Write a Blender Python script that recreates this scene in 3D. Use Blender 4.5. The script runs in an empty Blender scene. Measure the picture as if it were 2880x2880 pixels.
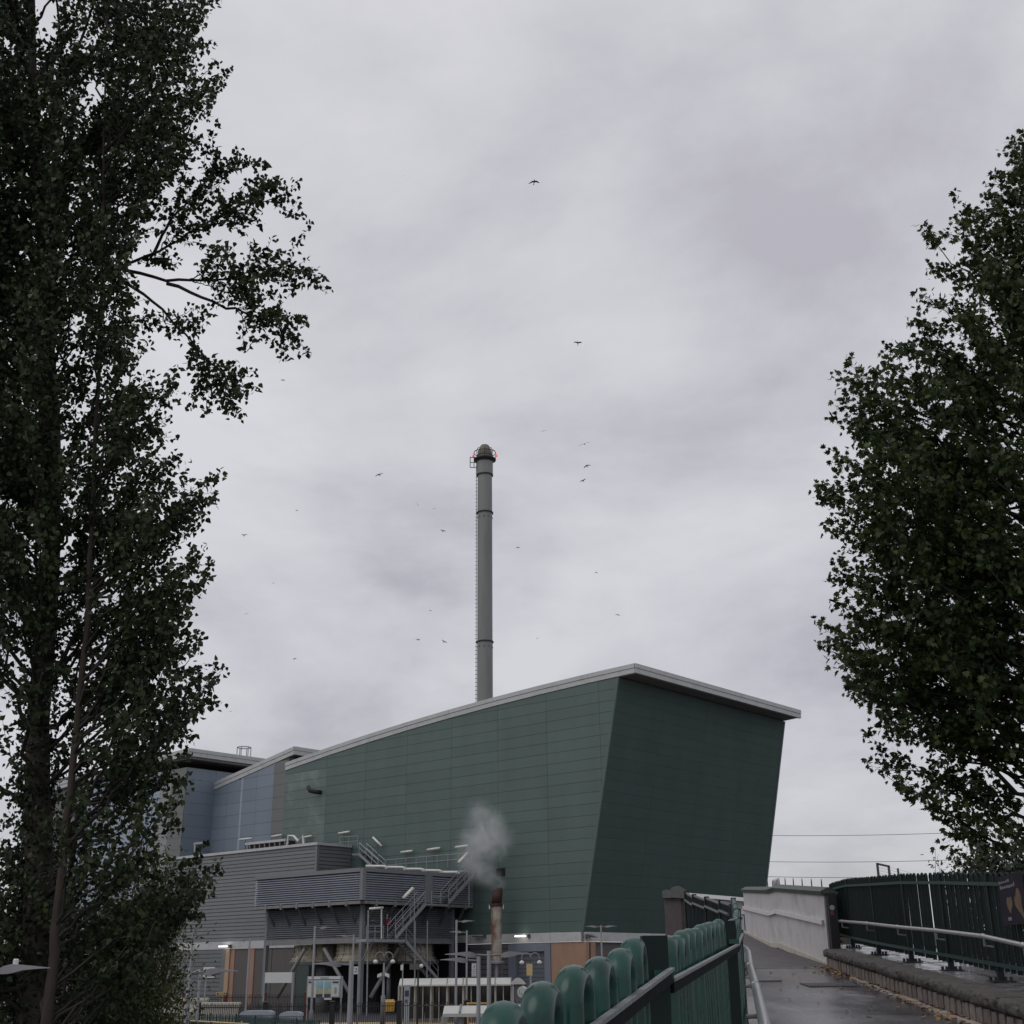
import bpy, math, random
import numpy as np
from mathutils import Vector, Matrix

random.seed(7)
RNG = np.random.default_rng(11)
SC = bpy.context.scene
COL = SC.collection

# ------------------------------------------------------------------ camera
F = 3500.0                                   # focal length in pixels of a 2880 px wide frame
PITCH = math.atan(1285.0 / F)
ROLL = math.radians(-0.5)
EYE = Vector((0.0, 0.0, 3.6))                # eye height above the station platform
cam = bpy.data.cameras.new("camera")
cam.sensor_width = 36.0
cam.lens = F / 2880.0 * 36.0
cam.clip_start = 0.05
cam.clip_end = 4000.0
camo = bpy.data.objects.new("camera", cam)
COL.objects.link(camo)
ROT = Matrix.Rotation(math.pi / 2 + PITCH, 3, 'X') @ Matrix.Rotation(ROLL, 3, 'Z')
camo.matrix_world = Matrix.Translation(EYE) @ ROT.to_4x4()
SC.camera = camo

# ------------------------------------------------------------------ sky and sun
SUN_EL, SUN_AZ = math.radians(52), math.radians(235)     # soft sun behind the clouds, behind left of the viewer
world = bpy.data.worlds.new("World")
SC.world = world
world.use_nodes = True
wt = world.node_tree
wt.nodes.clear()
def wn(t, **kw):
    n = wt.nodes.new(t)
    for k, v in kw.items():
        setattr(n, k, v)
    return n
wout = wn('ShaderNodeOutputWorld')
sky = wn('ShaderNodeTexSky', sky_type='NISHITA')
sky.sun_disc = False
sky.sun_elevation = SUN_EL
sky.sun_rotation = SUN_AZ
bg1 = wn('ShaderNodeBackground'); bg1.inputs[1].default_value = 0.012
wt.links.new(sky.outputs[0], bg1.inputs[0])
tc = wn('ShaderNodeTexCoord')
sep = wn('ShaderNodeSeparateXYZ'); wt.links.new(tc.outputs['Generated'], sep.inputs[0])
mx = wn('ShaderNodeMath', operation='ABSOLUTE'); wt.links.new(sep.outputs[2], mx.inputs[0])
ad = wn('ShaderNodeMath', operation='ADD'); wt.links.new(mx.outputs[0], ad.inputs[0]); ad.inputs[1].default_value = 0.30
dx = wn('ShaderNodeMath', operation='DIVIDE'); wt.links.new(sep.outputs[0], dx.inputs[0]); wt.links.new(ad.outputs[0], dx.inputs[1])
dy = wn('ShaderNodeMath', operation='DIVIDE'); wt.links.new(sep.outputs[1], dy.inputs[0]); wt.links.new(ad.outputs[0], dy.inputs[1])
cb = wn('ShaderNodeCombineXYZ'); wt.links.new(dx.outputs[0], cb.inputs[0]); wt.links.new(dy.outputs[0], cb.inputs[1])
cb.inputs[2].default_value = 3.7
nz = wn('ShaderNodeTexNoise'); nz.inputs['Scale'].default_value = 1.9; nz.inputs['Detail'].default_value = 9.0
nz.inputs['Roughness'].default_value = 0.57; nz.inputs['Distortion'].default_value = 0.2
wt.links.new(cb.outputs[0], nz.inputs['Vector'])
cr = wn('ShaderNodeValToRGB')
cr.color_ramp.elements[0].position = 0.36; cr.color_ramp.elements[0].color = (0.455, 0.442, 0.482, 1)
cr.color_ramp.elements[1].position = 0.63; cr.color_ramp.elements[1].color = (0.672, 0.666, 0.692, 1)
e = cr.color_ramp.elements.new(0.5); e.color = (0.585, 0.577, 0.610, 1)
wt.links.new(nz.outputs['Fac'], cr.inputs[0])
hz = wn('ShaderNodeMapRange'); hz.inputs['From Min'].default_value = 0.0; hz.inputs['From Max'].default_value = 0.55
hz.inputs['To Min'].default_value = 0.84; hz.inputs['To Max'].default_value = 1.02           # overcast sky: a little duller towards the horizon
wt.links.new(mx.outputs[0], hz.inputs['Value'])
bg2 = wn('ShaderNodeBackground'); wt.links.new(hz.outputs[0], bg2.inputs[1])
wt.links.new(cr.outputs[0], bg2.inputs[0])
adds = wn('ShaderNodeAddShader')
wt.links.new(bg1.outputs[0], adds.inputs[0]); wt.links.new(bg2.outputs[0], adds.inputs[1])
wt.links.new(adds.outputs[0], wout.inputs[0])

sun = bpy.data.lights.new("sun", 'SUN')
sun.energy = 0.6
sun.angle = math.radians(40)
sun.color = (1.0, 0.97, 0.93)
suno = bpy.data.objects.new("sun", sun); COL.objects.link(suno)
sd = Vector((math.sin(SUN_AZ) * math.cos(SUN_EL), math.cos(SUN_AZ) * math.cos(SUN_EL), math.sin(SUN_EL)))
suno.rotation_euler = sd.to_track_quat('Z', 'Y').to_euler()
suno.location = sd * 60

vs = SC.view_settings
vs.view_transform = 'Standard'
vs.look = 'None'
vs.exposure = 0.0
vs.gamma = 1.0
vs.use_curve_mapping = False
SC.cycles.use_denoising = True
SC.cycles.max_bounces = 6
SC.cycles.diffuse_bounces = 3
SC.cycles.glossy_bounces = 3
SC.cycles.transparent_max_bounces = 8
SC.cycles.volume_bounces = 2

# ------------------------------------------------------------------ measuring helpers
def ray(px, py):
    return ROT @ Vector(((px - 1440.0) / F, (1440.0 - py) / F, -1.0))
def at(px, py, d):
    r = ray(px, py)
    return EYE + r * (d / r.y)
def on_plane(px, py, p, n):
    r = ray(px, py)
    return EYE + r * ((Vector(p) - EYE).dot(n) / r.dot(n))
def at_z(px, py, z):
    r = ray(px, py)
    return EYE + r * ((z - EYE.z) / r.z)
UP = Vector((0, 0, 1))

# ------------------------------------------------------------------ materials
MATS = {}
def material(name, col, rough=0.6, metal=0.0, var=0.15, scale=3.0, bump=0.0, bscale=40.0, rand=0.0, spec=0.5,
             stain=None, stain_amt=0.0, stain_scale=1.0, emit=None, estr=0.0, stretch=None, rvar=0.0, coat=0.0, sth=0.48):
    m = bpy.data.materials.new(name); m.use_nodes = True
    t = m.node_tree; n = t.nodes; L = t.links
    b = n['Principled BSDF']
    b.inputs['Roughness'].default_value = rough
    b.inputs['Metallic'].default_value = metal
    b.inputs['Specular IOR Level'].default_value = spec
    if coat:
        b.inputs['Coat Weight'].default_value = coat
        b.inputs['Coat Roughness'].default_value = 0.15
    geo = n.new('ShaderNodeNewGeometry')
    vec = geo.outputs['Position']
    if stretch:
        mp = n.new('ShaderNodeMapping'); mp.inputs['Scale'].default_value = stretch
        L.new(vec, mp.inputs['Vector']); vec = mp.outputs[0]
    nz = n.new('ShaderNodeTexNoise'); nz.inputs['Scale'].default_value = scale; nz.inputs['Detail'].default_value = 6
    nz.inputs['Roughness'].default_value = 0.6
    L.new(vec, nz.inputs['Vector'])
    mr = n.new('ShaderNodeMapRange'); mr.inputs['From Min'].default_value = 0.25; mr.inputs['From Max'].default_value = 0.75
    mr.inputs['To Min'].default_value = 1 - var; mr.inputs['To Max'].default_value = 1 + var
    L.new(nz.outputs['Fac'], mr.inputs['Value'])
    fac = mr.outputs[0]
    if rand:
        oi = n.new('ShaderNodeObjectInfo')
        mr2 = n.new('ShaderNodeMapRange'); mr2.inputs['To Min'].default_value = 1 - rand; mr2.inputs['To Max'].default_value = 1 + rand
        L.new(oi.outputs['Random'], mr2.inputs['Value'])
        mu = n.new('ShaderNodeMath'); mu.operation = 'MULTIPLY'; L.new(fac, mu.inputs[0]); L.new(mr2.outputs[0], mu.inputs[1]); fac = mu.outputs[0]
    sc = n.new('ShaderNodeVectorMath'); sc.operation = 'SCALE'
    sc.inputs[0].default_value = col[:3]; L.new(fac, sc.inputs['Scale'])
    colout = sc.outputs[0]
    if stain:
        n2 = n.new('ShaderNodeTexNoise'); n2.inputs['Scale'].default_value = stain_scale; n2.inputs['Detail'].default_value = 8
        n2.inputs['Roughness'].default_value = 0.7
        L.new(vec, n2.inputs['Vector'])
        r2 = n.new('ShaderNodeMapRange'); r2.inputs['From Min'].default_value = sth; r2.inputs['From Max'].default_value = sth+0.22
        r2.inputs['To Max'].default_value = stain_amt
        L.new(n2.outputs['Fac'], r2.inputs['Value'])
        mixn = n.new('ShaderNodeMix'); mixn.data_type = 'RGBA'
        L.new(r2.outputs[0], mixn.inputs['Factor']); L.new(colout, mixn.inputs['A'])
        mixn.inputs['B'].default_value = (*stain, 1)
        colout = mixn.outputs['Result']
    L.new(colout, b.inputs['Base Color'])
    if rvar:
        r3 = n.new('ShaderNodeMapRange'); r3.inputs['From Min'].default_value = 0.3; r3.inputs['From Max'].default_value = 0.7
        r3.inputs['To Min'].default_value = max(0.03, rough - rvar); r3.inputs['To Max'].default_value = min(1, rough + rvar)
        L.new(nz.outputs['Fac'], r3.inputs['Value']); L.new(r3.outputs[0], b.inputs['Roughness'])
    if bump:
        n3 = n.new('ShaderNodeTexNoise'); n3.inputs['Scale'].default_value = bscale; n3.inputs['Detail'].default_value = 4
        L.new(vec, n3.inputs['Vector'])
        bp = n.new('ShaderNodeBump'); bp.inputs['Strength'].default_value = bump; bp.inputs['Distance'].default_value = 0.02
        L.new(n3.outputs['Fac'], bp.inputs['Height']); L.new(bp.outputs[0], b.inputs['Normal'])
    if emit:
        b.inputs['Emission Color'].default_value = (*emit, 1); b.inputs['Emission Strength'].default_value = estr
    MATS[name] = m
    return m

M = material
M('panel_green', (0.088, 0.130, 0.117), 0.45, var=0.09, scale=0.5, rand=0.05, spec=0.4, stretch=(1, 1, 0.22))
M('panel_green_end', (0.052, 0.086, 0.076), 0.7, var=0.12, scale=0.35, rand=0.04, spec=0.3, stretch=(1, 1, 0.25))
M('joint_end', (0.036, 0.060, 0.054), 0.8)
M('panel_green_glare', (0.098, 0.140, 0.124), 0.35, var=0.06, scale=0.25, rand=0.03, spec=0.5, stain=(0.24, 0.28, 0.255), stain_amt=0.8, stain_scale=0.22)  # pale sky glare painted into the panel colour through the stain inputs
M('joint_dark', (0.058, 0.082, 0.074), 0.8)
M('fascia', (0.47, 0.48, 0.48), 0.5, var=0.06, scale=0.6, rand=0.02, stain=(0.16, 0.16, 0.17), stain_amt=0.35, stain_scale=1.2)
M('soffit', (0.15, 0.14, 0.145), 0.7)
M('panel_blue', (0.190, 0.230, 0.280), 0.45, var=0.08, scale=0.35, rand=0.05, stretch=(1, 1, 0.15))
M('panel_blue_light', (0.30, 0.36, 0.43), 0.45, var=0.06, scale=0.3, rand=0.03)
M('panel_grey', (0.155, 0.16, 0.155), 0.5, var=0.06, scale=0.3, rand=0.03)
M('panel_grey_light', (0.27, 0.275, 0.27), 0.5, var=0.06, scale=0.3)
M('trim_grey', (0.17, 0.18, 0.19), 0.5, var=0.05)
M('band_white', (0.47, 0.475, 0.475), 0.5, var=0.06, scale=1.0, stain=(0.22, 0.21, 0.2), stain_amt=0.4, stain_scale=0.8)
M('cladding', (0.150, 0.159, 0.164), 0.42, metal=0.0, var=0.08, scale=0.8, rand=0.05)
M('cladding_dark', (0.10, 0.10, 0.115), 0.5, var=0.08, scale=0.8, rand=0.05)
M('louvre', (0.30, 0.322, 0.37), 0.4, metal=0.0, var=0.12, scale=0.6, rand=0.05, stretch=(1, 1, 0.2))
M('louvre_low', (0.22, 0.23, 0.26), 0.45, metal=0.0, var=0.2, scale=0.5, rand=0.06, stain=(0.035, 0.03, 0.03), stain_amt=0.6, stain_scale=0.5)
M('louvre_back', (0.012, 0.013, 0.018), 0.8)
M('steel_galv', (0.30, 0.31, 0.33), 0.45, metal=0.4, var=0.15, scale=4)
M('steel_dark', (0.10, 0.10, 0.105), 0.5, metal=0.2, var=0.2, scale=3)
M('beam_grey', (0.20, 0.195, 0.20), 0.55, var=0.15, scale=2, stain=(0.08, 0.07, 0.06), stain_amt=0.5, stain_scale=1.5)
M('mesh_tan', (0.56, 0.51, 0.40), 0.7, var=0.15, scale=2, stain=(0.25, 0.21, 0.16), stain_amt=0.6, stain_scale=1.2)
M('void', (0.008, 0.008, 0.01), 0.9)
M('white_pipe', (0.62, 0.62, 0.60), 0.4, var=0.05)
M('tube_light', (0.70, 0.69, 0.62), 0.4, var=0.03)
M('orange', (0.33, 0.20, 0.14), 0.6, var=0.14, scale=1.2, stain=(0.24, 0.13, 0.085), stain_amt=0.5, stain_scale=0.9, stretch=(1, 1, 0.25))
M('orange_light', (0.42, 0.29, 0.19), 0.6, var=0.08)
M('door_brown', (0.105, 0.092, 0.088), 0.6, var=0.1, scale=1.5)
M('portal_blue', (0.165, 0.185, 0.225), 0.55, var=0.08, scale=0.8, rand=0.03)
M('door_blue', (0.115, 0.125, 0.155), 0.55, var=0.08, scale=0.8)
M('chimney', (0.19, 0.196, 0.186), 0.55, var=0.10, scale=0.6, stretch=(1, 1, 0.12), stain=(0.11, 0.11, 0.10), stain_amt=0.55, stain_scale=0.9)
M('chimney_cap', (0.12, 0.11, 0.095), 0.6, var=0.15, scale=1.0, stain=(0.22, 0.10, 0.05), stain_amt=0.5, stain_scale=1.2)
M('ring_dark', (0.02, 0.02, 0.022), 0.6)
M('red_lamp', (0.6, 0.03, 0.05), 0.4, emit=(1.0, 0.16, 0.22), estr=0.6)
M('lamp_glow', (0.9, 0.9, 0.9), 0.4, emit=(1.0, 0.93, 0.86), estr=2.2)
M('pipe_rust', (0.40, 0.37, 0.32), 0.55, var=0.2, scale=1.6, stain=(0.13, 0.05, 0.022), stain_amt=1.0, stain_scale=1.15, sth=0.43, stretch=(1, 1, 0.5))
M('pipe_top', (0.055, 0.025, 0.018), 0.8, var=0.4, scale=3, stain=(0.012, 0.01, 0.01), stain_amt=0.9, stain_scale=1.5)
M('fence_green', (0.007, 0.058, 0.042), 0.30, var=0.3, scale=14, rvar=0.12, stain=(0.004, 0.022, 0.017), stain_amt=0.7, stain_scale=9, spec=0.42)
M('fence_dark', (0.006, 0.014, 0.012), 0.55, var=0.25, scale=6, spec=0.25)
M('rail_weathered', (0.04, 0.045, 0.045), 0.4, metal=0.0, var=0.4, scale=25, stain=(0.14, 0.15, 0.15), stain_amt=0.5, stain_scale=18)
M('rail_dark', (0.012, 0.014, 0.014), 0.85, var=0.4, scale=20, spec=0.08)
M('rail_pale', (0.17, 0.18, 0.18), 0.5, var=0.45, scale=30)
M('handrail', (0.42, 0.42, 0.415), 0.33, metal=0.55, var=0.12, scale=10)
M('handrail_dark', (0.20, 0.195, 0.20), 0.3, metal=0.6, var=0.2, scale=8)
M('render_wall', (0.50, 0.482, 0.478), 0.8, var=0.06, scale=2.5, bump=0.25, bscale=60, stain=(0.27, 0.26, 0.25), stain_amt=0.6, stain_scale=1.3)
M('render_trim', (0.60, 0.58, 0.565), 0.75, var=0.06, scale=4, stain=(0.42, 0.36, 0.30), stain_amt=0.4, stain_scale=3)
M('skirting', (0.45, 0.42, 0.36), 0.8, var=0.2, scale=5, stain=(0.18, 0.16, 0.13), stain_amt=0.6, stain_scale=6)
M('coping_green', (0.115, 0.125, 0.115), 0.8, var=0.2, scale=5, bump=0.4, bscale=60, stain=(0.05, 0.08, 0.055), stain_amt=0.6, stain_scale=4)
M('pier_brown', (0.085, 0.068, 0.07), 0.8, var=0.15, scale=5, bump=0.3, bscale=50)
M('kerb_stone', (0.09, 0.079, 0.071), 0.75, var=0.5, scale=14, bump=1.0, bscale=40, stain=(0.022, 0.022, 0.02), stain_amt=0.9, stain_scale=7, sth=0.44)
M('brick', (0.185, 0.158, 0.14), 0.8, var=0.25, scale=10, rand=0.25, bump=0.5, bscale=60, stain=(0.07, 0.06, 0.055), stain_amt=0.75, stain_scale=9)
M('mortar', (0.035, 0.032, 0.03), 0.9, var=0.3, scale=20)
M('edging', (0.30, 0.26, 0.23), 0.8, var=0.25, scale=10, rand=0.12, stain=(0.12, 0.09, 0.07), stain_amt=0.6, stain_scale=7)
M('flagstone', (0.15, 0.147, 0.15), 0.24, var=0.3, scale=3, rand=0.12, rvar=0.2, spec=0.5)
M('white_paint', (0.74, 0.74, 0.74), 0.6, var=0.05)
M('cream_paint', (0.55, 0.53, 0.46), 0.7, var=0.08, scale=2, stain=(0.3, 0.28, 0.24), stain_amt=0.4, stain_scale=2)
M('board_white', (0.60, 0.62, 0.60), 0.5, var=0.03)
M('board_grey', (0.27, 0.29, 0.32), 0.5, var=0.05)
M('ink', (0.03, 0.03, 0.035), 0.6)
M('poster_sky', (0.22, 0.42, 0.45), 0.5, var=0.3, scale=2.5)
M('poster_land', (0.38, 0.37, 0.22), 0.5, var=0.3, scale=3)
M('poster_navy', (0.04, 0.045, 0.075), 0.5)
M('poster_pale', (0.55, 0.57, 0.50), 0.5, var=0.05)
M('glass', (0.045, 0.047, 0.058), 0.08, var=0.1, scale=1, spec=0.5)
M('shelter_frame', (0.36, 0.35, 0.33), 0.5, var=0.06)
M('shelter_roof', (0.50, 0.50, 0.47), 0.5, var=0.08, scale=1, stain=(0.3, 0.3, 0.27), stain_amt=0.3, stain_scale=1.5)
M('yellow', (0.50, 0.31, 0.055), 0.5, var=0.1, scale=3)
M('platform_yellow', (0.52, 0.40, 0.20), 0.7, var=0.12, scale=2)
M('asphalt_dark', (0.055, 0.055, 0.06), 0.8, var=0.25, scale=3)
M('ballast', (0.10, 0.09, 0.08), 0.9, var=0.4, scale=6)
M('black_iron', (0.010, 0.010, 0.012), 0.5, var=0.2)
M('red_iron', (0.075, 0.012, 0.015), 0.5)
M('green_iron', (0.012, 0.04, 0.036), 0.45, var=0.2, scale=3)
M('cabinet', (0.30, 0.33, 0.37), 0.4, var=0.08, scale=1.5)
M('cabinet_green', (0.03, 0.09, 0.08), 0.5)
M('bird_dark', (0.035, 0.035, 0.04), 0.7)
M('bird_pale', (0.35, 0.35, 0.36), 0.7)
M('wire', (0.03, 0.03, 0.033), 0.6)
M('lamp_grey', (0.185, 0.185, 0.195), 0.5, var=0.12, scale=3)
M('poster_dark', (0.030, 0.027, 0.034), 0.85, var=0.25, scale=4, spec=0.08)
M('poster_text', (0.17, 0.16, 0.175), 0.85, var=0.1)
M('poster_hand', (0.13, 0.085, 0.055), 0.85, var=0.35, scale=9, stain=(0.13, 0.07, 0.045), stain_amt=0.7, stain_scale=14)
M('bark_poplar', (0.05, 0.041, 0.032), 0.9, var=0.4, scale=7, bump=0.8, bscale=16, stretch=(1, 1, 0.35), stain=(0.04, 0.045, 0.03), stain_amt=0.7, stain_scale=4)
M('bark_thin', (0.042, 0.031, 0.023), 0.85, var=0.35, scale=9, bump=0.5, bscale=25, stretch=(1, 1, 0.4))
M('twig', (0.03, 0.025, 0.021), 0.85, var=0.3)
M('dead_leaf', (0.26, 0.13, 0.055), 0.7, var=0.4, scale=20)
M('dead_leaf_pale', (0.40, 0.29, 0.13), 0.7, var=0.3, scale=20)
M('dead_stem', (0.22, 0.18, 0.13), 0.8)
M('green_sign', (0.04, 0.30, 0.24), 0.5)
M('red_sign', (0.45, 0.06, 0.06), 0.5)
M('red_dull', (0.14, 0.03, 0.04), 0.6)
M('concrete', (0.26, 0.25, 0.24), 0.8, var=0.15, scale=2, stain=(0.12, 0.11, 0.1), stain_amt=0.5, stain_scale=1.5)
M('soil', (0.06, 0.055, 0.04), 0.95, var=0.4, scale=2)
M('grate', (0.05, 0.047, 0.047), 0.4)
M('strip_pale', (0.42, 0.41, 0.40), 0.5, var=0.2, scale=12)

def leaf_material(name, dark, light, rough=0.45, trans=0.25):
    m = bpy.data.materials.new(name); m.use_nodes = True
    t = m.node_tree; n = t.nodes; L = t.links
    b = n['Principled BSDF']; out = n['Material Output']
    at_ = n.new('ShaderNodeAttribute'); at_.attribute_name = 'tint'
    mixn = n.new('ShaderNodeMix'); mixn.data_type = 'RGBA'
    L.new(at_.outputs['Fac'], mixn.inputs['Factor'])
    mixn.inputs['A'].default_value = (*dark, 1); mixn.inputs['B'].default_value = (*light, 1)
    L.new(mixn.outputs['Result'], b.inputs['Base Color'])
    b.inputs['Roughness'].default_value = rough
    b.inputs['Specular IOR Level'].default_value = 0.25
    tr = n.new('ShaderNodeBsdfTranslucent'); L.new(mixn.outputs['Result'], tr.inputs['Color'])
    ms = n.new('ShaderNodeMixShader'); ms.inputs[0].default_value = trans
    L.new(b.outputs[0], ms.inputs[1]); L.new(tr.outputs[0], ms.inputs[2]); L.new(ms.outputs[0], out.inputs['Surface'])
    MATS[name] = m
leaf_material('leaf_poplar', (0.020, 0.033, 0.014), (0.070, 0.092, 0.038), 0.5, 0.18)
leaf_material('leaf_plane', (0.018, 0.034, 0.011), (0.074, 0.106, 0.030), 0.5, 0.2)
leaf_material('leaf_shrub', (0.040, 0.052, 0.016), (0.15, 0.155, 0.05), 0.6, 0.25)
leaf_material('leaf_ivy', (0.016, 0.022, 0.012), (0.032, 0.042, 0.022), 0.45, 0.08)
leaf_material('leaf_litter', (0.13, 0.06, 0.03), (0.40, 0.26, 0.10), 0.7, 0.05)

# ------------------------------------------------------------------ object helpers
OFF = {}
def tag(o, label=None, cat=None, group=None, kind=None):
    if label: o['label'] = label
    if cat: o['category'] = cat
    if group: o['group'] = group
    if kind: o['kind'] = kind
    return o
def thing(name, loc, label, cat, group=None):
    o = bpy.data.objects.new(name, None); o.empty_display_size = 0.3
    COL.objects.link(o); o.location = loc
    OFF[o] = Vector(loc)
    return tag(o, label, cat, group)
def link(name, mesh, parent=None):
    o = bpy.data.objects.new(name, mesh); COL.objects.link(o)
    if parent is not None:
        o.parent = parent; OFF[o] = OFF.get(parent, Vector((0, 0, 0)))
    else:
        OFF[o] = Vector((0, 0, 0))
    return o
class MB:
    def __init__(s): s.v = []; s.f = []
    def add(s, verts, faces):
        k = len(s.v); s.v += [Vector(p) for p in verts]; s.f += [tuple(i + k for i in fc) for fc in faces]; return s
    def box(s, a, b):
        x0, y0, z0 = a; x1, y1, z1 = b
        return s.add([(x0,y0,z0),(x1,y0,z0),(x1,y1,z0),(x0,y1,z0),(x0,y0,z1),(x1,y0,z1),(x1,y1,z1),(x0,y1,z1)],
                     [(0,3,2,1),(4,5,6,7),(0,1,5,4),(1,2,6,5),(2,3,7,6),(3,0,4,7)])
    def hexa(s, p):
        return s.add(p, [(0,3,2,1),(4,5,6,7),(0,1,5,4),(1,2,6,5),(2,3,7,6),(3,0,4,7)])
    def obox(s, o, ax, ay, az):
        o, ax, ay, az = Vector(o), Vector(ax), Vector(ay), Vector(az)
        return s.hexa([o, o+ax, o+ax+ay, o+ay, o+az, o+ax+az, o+ax+ay+az, o+ay+az])
    def beam(s, a, b, w, h, side=None):
        a, b = Vector(a), Vector(b); d = (b - a).normalized()
        sd_ = Vector(side) if side is not None else d.cross(UP)
        if sd_.length < 1e-4: sd_ = Vector((1, 0, 0))
        sd_.normalize(); u = sd_.cross(d).normalized()
        return s.obox(a - sd_*w/2 - u*h/2, sd_*w, u*h, b - a)
    def tube(s, pts, r, n=8, caps=True):
        pts = [Vector(p) for p in pts]
        rs = r if isinstance(r, (list, tuple)) else [r]*len(pts)
        k = len(s.v); m = len(pts); ref = None
        for i, p in enumerate(pts):
            d = (pts[min(i+1, m-1)] - pts[max(i-1, 0)]).normalized()
            if ref is None:
                ref = d.cross(UP)
                if ref.length < 1e-3: ref = Vector((1, 0, 0))
            ref = (ref - d*ref.dot(d)).normalized(); o2 = d.cross(ref)
            for j in range(n):
                a = 2*math.pi*j/n
                s.v.append(p + (ref*math.cos(a) + o2*math.sin(a))*rs[i])
        for i in range(m-1):
            for j in range(n):
                j2 = (j+1) % n
                s.f.append((k+i*n+j, k+i*n+j2, k+(i+1)*n+j2, k+(i+1)*n+j))
        if caps:
            s.f.append(tuple(k+j for j in reversed(range(n)))); s.f.append(tuple(k+(m-1)*n+j for j in range(n)))
        return s
    def lathe(s, c, prof, n=24):
        c = Vector(c); k = len(s.v); m = len(prof)
        for r, z in prof:
            for j in range(n):
                a = 2*math.pi*j/n; s.v.append(c + Vector((r*math.cos(a), r*math.sin(a), z)))
        for i in range(m-1):
            for j in range(n):
                j2 = (j+1) % n; s.f.append((k+i*n+j, k+i*n+j2, k+(i+1)*n+j2, k+(i+1)*n+j))
        s.f.append(tuple(k+j for j in reversed(range(n)))); s.f.append(tuple(k+(m-1)*n+j for j in range(n)))
        return s
    def extrude(s, poly, d):
        poly = [Vector(p) for p in poly]; d = Vector(d); n = len(poly)
        return s.add(poly + [p + d for p in poly], [tuple(reversed(range(n))), tuple(range(n, 2*n))] +
                     [(i, (i+1) % n, n+(i+1) % n, n+i) for i in range(n)])
    def mesh(s, name, mat, smooth=False, off=None):
        me = bpy.data.meshes.new(name)
        o = off if off is not None else Vector((0, 0, 0))
        me.from_pydata([tuple(p - o) for p in s.v], [], s.f)
        me.materials.append(MATS[mat]); me.update()
        if smooth:
            me.polygons.foreach_set('use_smooth', [True]*len(me.polygons))
        return me
    def build(s, name, mat, parent=None, smooth=False, local=False):
        off = Vector((0, 0, 0)) if local else OFF.get(parent, Vector((0, 0, 0)))
        return link(name, s.mesh(name, mat, smooth, off), parent)
def smooth_by_angle(o, deg=40):
    me = o.data
    me.polygons.foreach_set('use_smooth', [True]*len(me.polygons))
    try:
        me.set_sharp_from_angle(angle=math.radians(deg))
    except Exception:
        pass
def structure(mb, name, mat, smooth=False):
    o = mb.build(name, mat, None, smooth); o['kind'] = 'structure'; return o

# ------------------------------------------------------------------ setting: ground, tracks, platforms
structure(MB().add([(-900,-60,-0.9),(900,-60,-0.9),(900,1500,-0.9),(-900,1500,-0.9)], [(0,1,2,3)]), 'ground', 'asphalt_dark')
structure(MB().box((-90,30,-0.898),(60,60,0.0)), 'near_platform', 'asphalt_dark')
structure(MB().box((-90,93.5,-0.898),(40,106,0.0)), 'far_platform', 'asphalt_dark')
structure(MB().box((-90,60.004,-0.896),(60,93.496,-0.62)), 'track_bed', 'ballast')
pe = structure(MB().box((-90,92.9,-0.25),(40,98.6,0.012)), 'platform_edge', 'platform_yellow')
structure(MB().box((-120,106.004,-0.896),(80,420,0.0)), 'yard', 'asphalt_dark')
for k, (yy) in enumerate((66, 67.44, 72, 73.44)):
    r_ = MB().box((-120, yy-0.035, -0.62), (80, yy+0.035, -0.47)).build('rail', 'steel_dark', None); r_['kind'] = 'structure'

# ------------------------------------------------------------------ energy plant: basis along its faces
AZ = math.radians(-48.9)
U1 = Vector((math.sin(AZ), math.cos(AZ), 0)); U2 = Vector((U1.y, -U1.x, 0))
C0 = at(1640, 2620, 115)
def G(u, v, z):
    p = Vector((C0.x, C0.y, 0)) + U1*u + U2*v; p.z = z; return p
def on_v(px, py, v):
    p = on_plane(px, py, G(0, v, 0), U2); d = p - C0; return d.dot(U1), p.z
def on_u(px, py, u):
    p = on_plane(px, py, G(u, 0, 0), U1); d = p - C0; return d.dot(U2), p.z
def clip(poly, inside, inter):
    out = []
    for i in range(len(poly)):
        a, b = poly[i-1], poly[i]
        ia, ib = inside(a), inside(b)
        if ia != ib: out.append(inter(a, b))
        if ib: out.append(b)
    return out
def clip_half(poly, a, b, c):                # keep a*x+b*y<=c
    f = lambda p: a*p[0] + b*p[1] - c
    return clip(poly, lambda p: f(p) <= 1e-9, lambda p, q: (p[0]+(q[0]-p[0])*f(p)/(f(p)-f(q)), p[1]+(q[1]-p[1])*f(p)/(f(p)-f(q))))
def face_panels(parent, to3d, outn, regions, thick, mat, name='panel', convex=()):
    """regions: list of (x0,x1,z0,z1); convex: half planes clipping each panel (already inset)"""
    n = 0
    for (x0, x1, z0, z1) in regions:
        poly = [(x0, z0), (x1, z0), (x1, z1), (x0, z1)]
        for h in convex: 
            poly = clip_half(poly, *h)
            if len(poly) < 3: break
        if len(poly) < 3: continue
        ar = abs(sum(poly[i-1][0]*poly[i][1]-poly[i][0]*poly[i-1][1] for i in range(len(poly))))/2
        if ar < 0.05: continue
        MB().extrude([to3d(*p) for p in poly], outn*thick).build(name, mat, parent); n += 1
    return n

# --- green hall
hall = thing('green_hall', G(0, 0, 0), 'long dark green panelled hall with overhanging grey roof edge and leaning end wall', 'building')
ROOFP = [(-6.8, 28.62), (-4.9, 28.56), (12.78, 27.80), (26.69, 26.62), (42.34, 24.98)]
def zroof(u):
    return 28.42 - 0.0354*u - 0.00109*u*u
UL, VR = 42.3, 29.8
EDGE = lambda z: -4.9*(z-6.62)/(28.49-6.62)             # u of the leaning corner
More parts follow.
